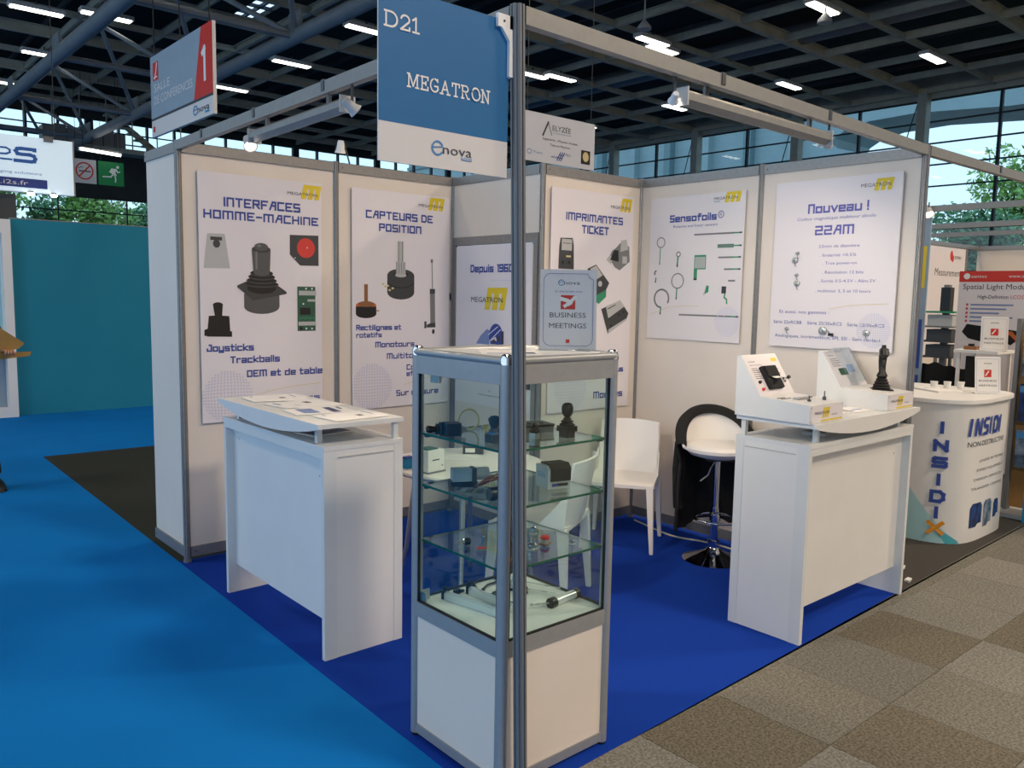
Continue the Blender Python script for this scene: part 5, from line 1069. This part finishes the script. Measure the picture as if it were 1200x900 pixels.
def make_chair():
    c = thing('plastic_chair', 'x', 'chair'); 
    sw, sd = .225, .215
    def seat(u, v):
        x = (u - .5) * 2; y = (v - .5) * 2
        return Vector((x * (sw + .008 * y * -1), y * sd, .455 - .012 * (1 - x * x) * (1 - y * y * .6) - (.02 * max(0, -y - .6) ** 1.0) + .02 * max(0, abs(x) - .75)))
    obj('seat', MB().grid(seat, 14, 14, .022), 'plastic_white', c, smooth=True)
    def back(u, v):
        x = (u - .5) * 2; z = v
        return Vector((x * (.215 - .02 * z), sd - .012 + .085 * z - .055 * x * x * (.5 + .5 * z), .44 + .365 * z - .01 * x * x))
    obj('backrest', MB().grid(back, 14, 10, .016), 'plastic_white', c, smooth=True)
    for sx_ in (-1, 1):
        mb = MB(); mb.add([(sx_ * .225, .06, .46), (sx_ * .228, .205, .45), (sx_ * .215, .215, .60), (sx_ * .215, .19, .60), (sx_ * .21, .06, .445), (sx_ * .21, .195, .43), (sx_ * .20, .205, .60), (sx_ * .2, .18, .6)], [(0, 1, 2, 3), (7, 6, 5, 4), (0, 4, 5, 1), (1, 5, 6, 2), (2, 6, 7, 3), (3, 7, 4, 0)]); obj('side_wing', mb, 'plastic_white', c)
        for sy in (-1, 1):
            a = Vector((sx_ * .203, sy * .19, .45)); b = Vector((sx_ * .232, sy * .22, 0)); mb = MB()
            q = [(a.x - .024, a.y - .028), (a.x + .024, a.y - .028), (a.x + .024, a.y + .028), (a.x - .024, a.y + .028)]; p = [(b.x - .012, b.y - .014), (b.x + .012, b.y - .014), (b.x + .012, b.y + .014), (b.x - .012, b.y + .014)]
            mb.add([(x, y, 0) for x, y in p] + [(x, y, .447) for x, y in q], [(3, 2, 1, 0), (4, 5, 6, 7), (0, 1, 5, 4), (1, 2, 6, 5), (2, 3, 7, 6), (3, 0, 4, 7)]); obj('leg', mb, 'plastic_white', c, bevel=.004)
    return c
ch = make_chair(); ch.location = (2.43, 1.615, 0); ch.rotation_euler = (0, 0, R(-58)); ch['label'] = 'white plastic chair standing in the back corner, seat facing the front'; ch['group'] = 'white plastic chairs at the table'
c2_ = copy_tree(ch); c2_.location = (1.315, 1.235, 0); c2_.rotation_euler = (0, 0, R(-152 + 360)); c2_['label'] = 'white plastic chair pulled up to the round table, its back seen through the glass case'
# on the table
def tagthing(name, label, cat, loc, rz=0): return thing(name, label, cat, loc, R(rz))
o = tagthing('steel_printer', 'pale steel box printer on the round table, seen through the left of the glass case', 'printer', (.682, 1.411, TZ), 8)
obj('housing', MB().box(0, .115, 0, .115, .008, .118), 'white', o); obj('slot', MB().box(.03, .08, -.0015, 0, .065, .071), 'grey_dark', o); obj('base', MB().box(-.002, .12, -.006, .117, 0, .008), 'grey_mid', o)
mb = MB().cyl((.10, -.002, .035), (.10, 0, .035), .004, n=8); mb.m = 0; obj('screw', mb, 'black', o); obj('top_board', MB().box(.015, .09, .02, .09, .118, .124), 'green_dark', o)
o = tagthing('blue_box', 'small blue box beside the steel printer on the round table', 'box', (.690, 1.60, TZ), 8); obj('body', MB().box(-.03, .02, -.02, .02, 0, .055), 'cyan_ink', o); obj('lid', MB().box(-.031, .021, -.021, .021, .055, .062), 'ink_blue', o)
o = tagthing('dark_case', 'dark grey device with a white label at the far side of the round table', 'device', (1.22, 1.72, TZ), -38); obj('body', MB().box(-.06, .06, -.04, .04, 0, .05, c=.01), 'grey_dark', o); obj('label_plate', MB().box(-.045, .01, -.0415, -.04, .012, .036), 'paper', o)
sheet('white sheet with small print on the round table', 'paper', (.98, 1.66, TZ + .0005), R(-30), .2, .14, lambda mb: (setattr(mb, 'm', 2), rect(mb, .02, .16, .03, .034), rect(mb, .02, .14, .06, .064)), .001, name='paper_sheet')

# ---- bar stool with a coat
st = thing('bar_stool', 'white padded bar stool with chrome foot and footrest by the right wall', 'stool', (2.605, .995, 0), R(-38))
obj('base', MB().lathe([(0, 0), (.195, 0), (.195, .006), (.16, .018), (.10, .04), (.05, .065), (.036, .085), (0, .085)], n=40), 'chrome', st, smooth=True)
obj('column', MB().cyl((0, 0, .08), (0, 0, .34), .027, n=20).cyl((0, 0, .34), (0, 0, .655), .022, n=20), 'chrome', st, smooth=True); obj('collar', MB().lathe([(.036, .085), (.038, .10), (.038, .125), (.03, .13)], n=20), 'chrome', st, smooth=True)
obj('footrest', MB().tube([(.135 * math.cos(2 * PI * i / 32), -.03 + .135 * math.sin(2 * PI * i / 32), .275) for i in range(32)], .009, 10, True), 'chrome', st, smooth=True); obj('footrest_clamp', MB().cyl((0, 0, .255), (0, 0, .295), .034, n=16).box(-.008, .008, .02, .108, .268, .282), 'chrome', st, smooth=True)
obj('lever', MB().tube([(-.02, -.01, .64), (-.05, -.04, .61), (-.075, -.06, .56), (-.13, -.09, .53)], .005, 8), 'chrome', st, smooth=True)
def pad(u, v):
    r = u; a = v * 2 * PI; return Vector((.195 * r * math.cos(a), .185 * r * math.sin(a) - .01, .735 - .035 * r ** 6 + .012 * math.cos(r * PI)))
mb = MB().lathe([(0, .655), (.10, .66), (.17, .68), (.198, .705), (.20, .725), (.185, .745), (.12, .752), (0, .748)], n=40); obj('seat_pad', mb, 'plastic_white', st, smooth=True); obj('mount_plate', MB().box(-.08, .08, -.08, .08, .648, .658), 'grey_dark', st)
def shell(u, v):
    a = R(-4) + R(188) * u; h = math.sin(PI * u) ** .9; r = .197 + .025 * v
    return Vector((r * math.cos(a), r * math.sin(a), .722 + (.006 + .20 * h) * v))
obj('backrest', MB().grid(shell, 28, 8, -.014), 'plastic_white', st, smooth=True)
ct = thing('black_coat', 'black coat draped over the back of the bar stool', 'coat', (2.605, .995, 0), R(-38))
def coat(u, v):
    # u round the back, v from the front lip over the top and down behind
    a = R(2) + R(176) * u; s = math.sin(PI * u); h = s ** .75
    top = .712 + .215 * h + .02
    if v < .12:
        t = v / .12; r = .212 + .002 * t; z = top - .035 * (1 - t) * (.4 + h * .6)
        r = .215 - .012 * (1 - t)
    elif v < .2: t = (v - .12) / .08; r = .215 + .045 * t; z = top + .012 * math.sin(PI * t)
    else:
        t = (v - .2) / .8; r = .262 + .03 * t + .014 * math.sin(u * 26) * t + .006 * math.sin(u * 61) * t; z = top - (top - .17 + .03 * math.sin(u * 9 + 1)) * t
    k = 1.0 - .17 * min(1, max(0, (v - .18) / .2)); return Vector((r * math.cos(a) * k, r * math.sin(a), z))
obj('body', MB().grid(coat, 60, 40, .010), 'coat', ct, smooth=True)
def slv(k): return [(k * .19, .17, .80), (k * .20, .16, .72), (k * .205, .15, .55), (k * .205, .14, .42), (k * .20, .14, .30)]
for k in (-1, 1): obj('sleeve', MB().tube(slv(k), [.015, .034, .04, .036, .032], 12), 'coat', ct, smooth=True)
cable('white power cable running along the floor past the chair to the bar stool', [(2.90, 1.90, .006), (2.88, 1.82, .006), (2.80, 1.48, .006), (2.86, 1.25, .006), (2.87, 1.05, .006), (2.83, .82, .006), (2.68, .72, .006), (2.45, .66, .006)], .006, 'cable', 'power_cable')

# ================================================================ STAND NEXT DOOR (right background)
CX, CY, CR = 4.62, .62, .52
def sq(t): c, s = math.cos(t), math.sin(t); k = (c ** 4 + s ** 4) ** -.25; return (CX + CR * k * c, CY + CR * k * s)
_ts = [PI + PI * i / 400 for i in range(401)]; _pp = [sq(t) for t in _ts]; _ss = [0]
for a, b in zip(_pp, _pp[1:]): _ss.append(_ss[-1] + math.hypot(b[0] - a[0], b[1] - a[1]))
def onround(s, z, off):
    import bisect
    i = min(max(bisect.bisect(_ss, s) - 1, 0), 399); f = (s - _ss[i]) / (_ss[i + 1] - _ss[i]); x = _pp[i][0] * (1 - f) + _pp[i + 1][0] * f; y = _pp[i][1] * (1 - f) + _pp[i + 1][1] * f
    tx, ty = _pp[i + 1][0] - _pp[i][0], _pp[i + 1][1] - _pp[i][1]; L = math.hypot(tx, ty); return (x + ty / L * off, y - tx / L * off, z)
def wrap(mb, k=1.0): mb.v = [onround(x, z, -y * k) for x, y, z in mb.v]; return mb
ic = thing('promotion_counter', 'curved white promotion counter lettered INSIDIX, right of the right counter', 'counter', (0, 0, 0))
prof = [sq(2 * PI * i / 72) for i in range(72)]
obj('body', MB().prism(prof, .0, .975), 'laminate2', ic, smooth=True)
obj('top', MB().prism([(CX + (x - CX) * 1.05, CY + (y - CY) * 1.05) for x, y in prof], .975, 1.0), 'white', ic, smooth=True)
def vt(mb, ch, z, h, m): 
    wd = .022 if ch == 'I' else .075
    if ch == 'X': stroke(mb, [(.325, z), (.405, z + h)], .026, .002); stroke(mb, [(.325, z + h), (.405, z)], .026, .002); return
    if ch == 'I': stroke(mb, [(.365, z + .012), (.365, z + h - .012)], .024, .002); return
    G = {'N': [[(0, 0), (0, 1), (1, 0), (1, 1)]], 'S': [[(1, .95), (.1, .95), (0, .85), (0, .6), (.1, .5), (.9, .5), (1, .4), (1, .15), (.9, .05), (0, .05)]], 'D': [[(0, 0), (0, 1), (.7, 1), (1, .75), (1, .25), (.7, 0), (0, 0)]]}[ch]
    for g in G: stroke(mb, [(.33 + x * .07, z + .012 + y * (h - .024)) for x, y in g], .024, .002)
mb = MB()
for c_, z in zip('INSIDI', (.765, .64, .525, .405, .285, .175)): vt(mb, c_, z, .085 if c_ != 'D' else .09, 0)
obj('lettering', wrap(mb, 4), 'ink_blue', ic)
D('orange_x', 'e0941f', .5); 
mb = MB(); vt(mb, 'X', .075, .07, 0); obj('lettering', wrap(mb, 5), 'orange_x', ic, label='orange letter X')
mb = MB()
def big(x, ch):
    G = {'I': [[(0, 0), (.12, 1)]], 'N': [[(0, 0), (.12, 1), (.6, 0), (.72, 1)]], 'S': [[(.75, 1), (.25, 1), (.1, .85), (.1, .6), (.2, .5), (.55, .5), (.62, .4), (.6, .12), (.5, 0), (0, 0)]], 'D': [[(0, 0), (.12, 1), (.55, 1), (.75, .8), (.68, .2), (.45, 0), (0, 0)]]}[ch]
    for g in G: stroke(mb, [(x + a * .10, .76 + b * .10) for a, b in g], .024, .002)
for x, c_ in ((.55, 'I'), (.61, 'N'), (.72, 'S'), (.83, 'I'), (.89, 'D'), (1.0, 'I')): big(x, c_)
obj('lettering', wrap(mb, 3), 'ink_blue', ic)
mb = MB(); ftext(mb, 'NON-DESTRUCTIVE', .545, 1.12, .675, .035, .002); obj('lettering', wrap(mb), 'ink_dark', ic)
mb = MB()
for i, t in enumerate(('LEADER IN TESTING', 'EXPERT EQUIPMENT', 'DESIGN SERVICES', 'TRANSFER CENTRE')): ftext(mb, t, .70 - i * .03, 1.15, .56 - i * .065, .018, .002)
obj('lettering', wrap(mb), 'grey_mid', ic)
def strip(mb, pts, off=.0012):
    # subdivided band that hugs the curved front: pts = (s, z low, z high)
    vs = []; 
    for s_, a, b in pts: vs += [(s_, -off, a), (s_, -off, b)]
    mb.add(vs, [(2 * i, 2 * i + 2, 2 * i + 3, 2 * i + 1) for i in range(len(pts) - 1)])
D('aqua_pale', 'a9d3d8', .5); mb = MB(); strip(mb, [(.16 + .02 * i, .002, .002 + .40 * max(0, 1 - i / 19) ** 1.3) for i in range(20)]); obj('swoosh', wrap(mb), 'aqua_pale', ic)
mb = MB(); strip(mb, [(.33 + .015 * i, .002 + .13 * max(0, 1 - i / 7), .13 * (1 - (i / 14)) ** .9 + .004) for i in range(14)], .0016); obj('swoosh', wrap(mb), 'aqua', ic)
for x0, x1, z0, z1, m in ((.62, .80, .10, .27, 'photo_blue'), (.83, .98, .08, .27, 'photo_mix'), (1.02, 1.12, .12, .25, 'photo_blue')):
    mb = MB(); strip(mb, [(x0 + (x1 - x0) * i / 6, z0 + .02 * (i > 3), z1 - .03 * (i in (0, 6))) for i in range(7)], .002); obj('picture', wrap(mb), m, ic)
def bm_sign(loc, rz, label, s=1.0):
    o = thing('sign_holder', label, 'sign', loc, R(rz)); w_, h_ = .15 * s, .21 * s
    def tl(mb): mb.v = [(x, y + z * .12, z) for x, y, z in mb.v]; return mb
    obj('paper', tl(MB().box(0, w_, 0, .002, .003, h_)), 'paper', o); obj('clear_foot', MB().box(0, w_, 0, .05, 0, .003), 'acrylic', o)
    mb = MB(); rect(mb, w_ * .36, w_ * .64, h_ * .45, h_ * .65, .0008); mb.m = 1; stroke(mb, [(w_ * .42, h_ * .5), (w_ * .52, h_ * .6)], w_ * .05, .0012); obj('pictogram', tl(mb), ['red_sign', 'white'], o)
    mb = MB(); ftext(mb, 'BUSINESS', w_ * .15, w_ * .85, h_ * .33, h_ * .05, .0008); ftext(mb, 'MEETINGS', w_ * .15, w_ * .85, h_ * .2, h_ * .05, .0008); ftext(mb, 'enova', w_ * .35, w_ * .65, h_ * .8, h_ * .05, .0008); obj('lettering', tl(mb), 'ink_dark', o)
    mb = MB(); frame_rect(mb, w_ * .06, w_ * .94, h_ * .05, h_ * .94, .0015, .0008); obj('border', tl(mb), 'ink_mid', o)
bm_sign((4.70, .27, 1.0005), -38, 'clear sign holder reading BUSINESS MEETINGS on the curved counter at the right', 1.28)
for i, (x, y) in enumerate(((4.86, .62), (4.93, .55), (5.0, .48))): 
    o = thing('paper_cup', ('leftmost', 'middle', 'rightmost')[i] + ' of the three small white cups standing in a row on the curved counter', 'cup', (x, y, 1.0005), 0, 'cups on the curved counter'); obj('cup', MB().lathe([(0, 0), (.022, 0), (.027, .05), (.025, .05), (.02, .004), (0, .004)], n=16), 'white', o, smooth=True); obj('rim', MB().tube([(.027 * math.cos(2 * PI * k / 16), .027 * math.sin(2 * PI * k / 16), .05) for k in range(16)], .0015, 5, True), 'white', o)
sheet('stack of white leaflets lying on the curved counter beside its sign', 'leaflet', (4.52, .45, 1.0005), R(-30), .2, .28, lambda mb: (setattr(mb, 'm', 2), rect(mb, .03, .15, .2, .22)), .012, name='leaflet')
# banner foot bars on the floor
o = thing('banner_feet', 'white metal foot bars of a banner stand on the dark carpet by the right counter', 'banner foot', (3.15, .12, 0)); obj('foot_bar', MB().prism([(0, 0), (.26, .02), (.30, .035), (.26, .05), (0, .035)], 0, .012), 'white', o); obj('foot_bar', MB().prism([(.02, -.11), (.08, -.10), (.08, -.075), (.02, -.08)], 0, .012), 'white', o); obj('cassette', MB().box(-.05, .1, .16, .24, 0, .08), 'alu', o)
# blue and yellow printed panel, seen edge-on beyond the right wall
pw = thing('wall_neighbour_left', None, None, (5.9, 1.155, 0), kind='structure'); obj('panel', MB().box(0, .02, 0, 1.0, 0, 2.44), 'sign_blue2', pw)
mb = MB()
for z0, z1, m in ((.55, 1.0, 1), (1.06, 1.5, 1), (1.78, 2.15, 0)): mb.m = m; mb.box(-.002, 0, .02, .16, z0, z1)
obj('print', mb, ['yellow', 'ink_blue'], pw)
# far back panels with the word Measurement
fw = thing('wall_neighbour_back', None, None, (0, 0, 0), kind='structure')
for x0, x1 in ((9.95, 11.3), (8.6, 9.95)): obj('panel', MB().box(x0, x1, 2.85, 2.87, 0, 2.45), 'panel', fw)
for x in (9.95, 11.3): pb = MB(); post(pb, x, 2.86, 0, 2.5, .03); obj('upright_post', pb, 'alu', fw)
obj('top_rail', MB().box(8.6, 11.7, 2.83, 2.88, 2.44, 2.5), 'alu', fw); obj('panel', MB().box(11.72, 11.74, -1.0, 2.85, 0, 2.45), 'panel', fw); obj('top_rail', MB().box(11.7, 11.76, -1.0, 2.85, 2.44, 2.5), 'alu', fw)
b = Board('wall_poster', 'white wall panel print headed Measurement with a red logo, far right', 'poster', 'y', 2.84, 10.0, 11.25, .9, 2.43)
b.text('Measurement', 10.22, 11.12, 2.03, .10, 'ink_dark', 'f'); b.put('logo', 'red', lambda mb: (disc(mb, 10.75, 2.32, .05, .07), disc(mb, 10.80, 2.28, .04, .05))); b.text('santec', 10.86, 11.10, 2.28, .06, 'ink_dark', 'f')
o = thing('instrument_rack', 'tall black and grey instrument rack with shelves, in front of the Measurement panel', 'rack', (7.9, 1.75, 0)); obj('pole', MB().box(-.03, .03, -.03, .03, 0, 1.85), 'grey_mid', o)
for z, m in ((1.05, 'grey_dark'), (1.22, 'grey_dark'), (1.38, 'grey_mid'), (1.54, 'green')): sh_ = obj('shelf', MB().box(-.2, .2, -.16, .16, z, z + .02), m, o)
for z in (1.07, 1.24, 1.40): obj('instrument', MB().box(-.16, .16, -.13, .13, z, z + .12), 'grey_dark' if z < 1.3 else 'grey_light', o)
obj('camera_arm', MB().box(-.05, .05, -.05, .05, 1.56, 1.82), 'black', o)
for dx in (-.2, .2): obj('leg', MB().box(dx - .015, dx + .015, -.015, .015, 0, 1.05), 'grey_mid', o)
# roll-up poster
b = Board('banner_poster', 'tall poster with a red header reading Spatial Light Modulator, far right', 'poster', 'x', 7.0, -1.30, -.50, .02, 1.965, th=.03)
b.put('header', 'red', lambda mb: rect(mb, -1.30, -.50, 1.86, 1.965)); b.put('lettering', 'white', lambda mb: (disc(mb, -1.23, 1.915, .03, off=.003), ftext(mb, 'santec', -1.19, -1.05, 1.90, .03, .003), ftext(mb, 'www.santec.com', -.86, -.54, 1.90, .03, .003)))
b.text('Spatial Light Modulator', -1.26, -.56, 1.79, .05, 'ink_dark', 'f'); b.text('High-Definition', -1.12, -.85, 1.70, .035, 'ink_dark', 'f'); b.text('LCOS', -.83, -.72, 1.70, .035, 'red', 'f')
for i in range(5):
    b.put('bullet', 'red', lambda mb: rect(mb, -1.22, -1.20, 1.63 - i * .04, 1.65 - i * .04)); b.put('text_line', 'ink_mid', lambda mb: rect(mb, -1.18, -.80 - .06 * (i % 3), 1.632 - i * .04, 1.647 - i * .04))
b.put('picture', ['black', 'grey_dark'], lambda mb: (poly(mb, [(-1.24, 1.37), (-1.20, 1.45), (-1.03, 1.43), (-1.0, 1.33), (-1.05, 1.28), (-1.18, 1.31)]), disc(mb, -1.12, 1.38, .03, off=.003))); b.put('picture', ['black', 'orange'], lambda mb: (poly(mb, [(-.95, 1.34), (-.93, 1.42), (-.76, 1.40), (-.73, 1.32), (-.80, 1.26)]), setattr(mb, 'm', 1), stroke(mb, [(-.92, 1.40), (-.80, 1.37), (-.74, 1.31)], .035, .003)))
b.text('Slim 4K module', -1.22, -.85, 1.17, .04, 'ink_mid', 'f'); b.text('Higher Phase', -1.15, -.90, 1.06, .035, 'ink_dark', 'f')
# white open stand with a dark screen behind
o = thing('display_stand', 'white open shelf stand in front of a black screen behind the curved counter', 'stand', (5.75, .50, 0)); 
for x in (0, .34):
    for y in (0, .28): obj('leg', MB().box(x, x + .025, y, y + .025, 0, 1.235), 'white', o)
obj('top_shelf', MB().box(-.02, .385, -.02, .325, 1.235, 1.26), 'white', o); obj('lower_shelf', MB().box(0, .365, 0, .305, .60, .62), 'white', o); obj('monitor', MB().box(.12, .16, .03, .275, .62, 1.20), 'black', o)
bm_sign((5.76, .63, 1.2605), -60, 'clear sign holder reading BUSINESS MEETINGS on top of the white open stand', 1.35)
o = thing('sample_part', 'brown and black sample on the top of the white open stand', 'sample', (5.82, .72, 1.2605)); obj('body', MB().box(-.04, .05, -.05, .05, 0, .03, c=.01), 'brown', o); obj('cap', MB().cyl((.0, 0, .03), (0, 0, .05), .025, n=14), 'black', o)
o = thing('black_jacket', 'black jacket hanging over a chair back behind the curved counter', 'jacket', (6.05, 1.06, 0))
def jk(u, v):
    a = R(200) * (u - .5); r = .17 + .05 * v; return Vector((-r * math.cos(a) * .7, r * 1.1 * math.sin(a), 1.12 - .06 * abs(u - .5) * 2 - .62 * v + .008 * math.sin(u * 30)))
obj('body', MB().grid(jk, 30, 14, .02), 'coat', o, smooth=True)
for k in (-1, 1): obj('sleeve', MB().tube([(-.02, k * .19, 1.06), (-.06, k * .23, .9), (-.04, k * .24, .65)], [.05, .055, .045], 10), 'coat', o, smooth=True)
obj('chair_back', MB().box(-.03, .0, -.17, .17, .4, 1.08), 'black', o); obj('chair_leg', MB().box(-.03, .0, -.17, -.14, 0, .4).box(-.03, .0, .14, .17, 0, .4), 'black', o)
# literature rack
o = thing('literature_rack', 'wooden leaflet rack with blue brochures at the right edge', 'rack', (5.5, .24, 0), -PI / 2)
obj('back_panel', MB().box(0, .8, .0, .03, .05, 1.52), 'wood', o); obj('side_post', MB().box(-.03, 0, -.05, .04, .02, 1.54), 'grey_mid', o); obj('foot', MB().box(-.05, .85, -.2, .15, 0, .03), 'grey_light', o)
for r_, z in enumerate((1.10, .74, .38)):
    for c_ in range(3):
        q = thing('brochure', ('blue and white brochure in the wooden rack, ' + ('top', 'middle', 'bottom')[r_] + ' row, ' + ('first', 'second', 'third')[c_] + ' from the left'), 'brochure', (5.46, .21 - c_ * .25, z), -PI / 2)
        obj('cover', MB().box(0, .21, -.012, 0, 0, .297), 'photo_blue' if (r_ + c_) % 2 else 'photo_mix', q); obj('title_band', (lambda m_: (rect(m_, .0, .21, .23, .28, .013), m_)[1])(MB()), 'ink_sky' if r_ else 'paper', q)
    obj('pocket', MB().box(.02, .78, -.06, -.055, z - .02, z + .10), 'acrylic', o); obj('pocket_floor', MB().box(.02, .78, -.06, 0, z - .024, z - .02), 'acrylic', o)
o = thing('blue_box', 'bright cyan box standing in front of the wooden leaflet rack', 'box', (5.31, -.10, 0)); obj('body', MB().box(-.08, .03, -.3, .16, 0, .42), 'cyan_ink', o); obj('lid', MB().box(-.085, .035, -.305, .165, .42, .45), 'sign_blue', o)

# ================================================================ PERSON at the left edge
def skin_mesh(name, verts, edges, rad, m, parent, root=0, sub=2, label=None):
    me = bpy.data.meshes.new(name); me.from_pydata(verts, edges, []); me.materials.append(M[m]); o = bpy.data.objects.new(name, me); COL.objects.link(o); o.parent = parent
    sk = o.modifiers.new('skin', 'SKIN'); 
    bm_ = bmesh.new(); bm_.from_mesh(me); L_ = bm_.verts.layers.skin.verify(); bm_.verts.ensure_lookup_table()
    for i, v in enumerate(bm_.verts): v[L_].radius = rad[i] if isinstance(rad[i], tuple) else (rad[i], rad[i]); v[L_].use_root = (i == root)
    bm_.to_mesh(me); bm_.free(); sk.use_smooth_shade = True
    sb = o.modifiers.new('sub', 'SUBSURF'); sb.levels = sub; sb.render_levels = sub
    if label: o['label'] = label
    return o
pr = thing('person', 'person in dark clothes at the left edge, holding out a brown envelope', 'person', (-.745, 5.75, 0))
V = [(0, 0, .95), (0, 0, 1.10), (0, 0, 1.28), (0, .0, 1.42), (0, 0, 1.50), (.0, .0, 1.56),
     (.10, .0, .90), (.13, .01, .50), (.20, .0, .10), (-.10, 0, .90), (-.12, .02, .50), (-.13, .03, .10),
     (.18, 0, 1.40), (.30, -.02, 1.13), (.27, -.25, 1.14), (-.18, 0, 1.40), (-.26, -.02, 1.12), (-.06, -.24, 1.12)]
Ed = [(0, 1), (1, 2), (2, 3), (3, 4), (4, 5), (0, 6), (6, 7), (7, 8), (0, 9), (9, 10), (10, 11), (3, 12), (12, 13), (13, 14), (3, 15), (15, 16), (16, 17)]
skin_mesh('body', V, Ed, [(.15, .11), (.13, .10), (.16, .11), (.12, .09), .055, .05, .09, .062, .045, .09, .062, .045, .065, .052, .036, .065, .052, .036], 'suit', pr)
hd = obj('head', MB().lathe([(0, 1.53), (.045, 1.54), (.065, 1.57), (.076, 1.63), (.078, 1.68), (.07, 1.73), (.045, 1.765), (0, 1.775)], n=24, sx=.95, sy=1.15), 'skin', pr, smooth=True)
obj('nose', MB().cyl((0, -.085, 1.66), (0, -.108, 1.63), .006, .013, 8), 'skin', hd, smooth=True); obj('hair', MB().lathe([(.082, 1.66), (.084, 1.70), (.075, 1.745), (.045, 1.782), (0, 1.79)], (0, .012, 0), 24, sx=.98, sy=1.12), 'black_matte', hd, smooth=True)
for k in (-1, 1): obj('ear', MB().lathe([(0, -.006), (.012, -.004), (.016, 0), (.012, .006), (0, .008)], (k * .076, .005, 1.65), 10, 'x', 1, 1.5), 'skin', hd, smooth=True); obj('eye', MB().lathe([(0, -.004), (.009, 0), (0, .004)], (k * .03, -.086, 1.665), 10, 'y'), 'black', hd, smooth=True)
obj('mouth', MB().box(-.022, .022, -.086, -.080, 1.592, 1.598), 'wire_red', hd)
def hand(px, py, pz, k, nm='hand'):
    # palm and five curled fingers closed on the envelope edge
    v = [(px, py + .03, pz), (px, py - .02, pz), (px, py - .05, pz)]; e = [(0, 1), (1, 2)]; r_ = [.024, (.036, .016), (.036, .014)]
    for i in range(4):
        b0 = len(v); x = px + (i - 1.5) * .018; l = (.032, .038, .036, .028)[i]
        v += [(x, py - .058, pz + .004), (x, py - .058 - l * .7, pz + .006), (x, py - .058 - l, pz - .012), (x, py - .045 - l * .6, pz - .026)]; e += [(2, b0), (b0, b0 + 1), (b0 + 1, b0 + 2), (b0 + 2, b0 + 3)]; r_ += [.0095, .009, .0085, .008]
    b0 = len(v); v += [(px + k * .03, py - .01, pz + .004), (px + k * .042, py - .04, pz + .01), (px + k * .03, py - .065, pz + .014)]; e += [(1, b0), (b0, b0 + 1), (b0 + 1, b0 + 2)]; r_ += [.011, .01, .009]
    return skin_mesh(nm, v, e, r_, 'skin', pr, 1, 1)
hand(.27, -.28, 1.14, -1); hand(-.05, -.27, 1.12, 1)
for x, y in ((.20, 0), (-.13, .03)):
    mb = MB(); mb.grid(lambda u, v: Vector((x + math.cos(2 * PI * u) * (.045 + .006 * math.cos(2 * PI * u)) * (1 - v ** 3 * .9), y - .06 + math.sin(2 * PI * u) * .135 * (1 - v ** 2.2 * .75) + .05 * v, .002 + .09 * v)), 20, 8); mb.box(x - .042, x + .042, y - .18, y + .06, 0, .02, c=.03); obj('shoe', mb, 'black', pr, smooth=True)
ev = thing('envelope', 'brown kraft envelope held out by the person at the left edge', 'envelope', (-.60, 5.44, 1.10), R(6))
obj('front', MB().prism([(-.06, .0), (.20, .06), (.245, .10), (.02, .27), (-.14, .14)], 0, .006, ((0, 0, 0), (1, 0, 0), (0, 0, 1), (0, 1, 0))), 'kraft', ev); obj('flap', MB().prism([(.06, -.02), (.275, .0), (.29, .035), (.06, .03)], -.008, -.002, ((0, 0, 0), (1, 0, 0), (0, 0, 1), (0, 1, 0))), 'kraft', ev)
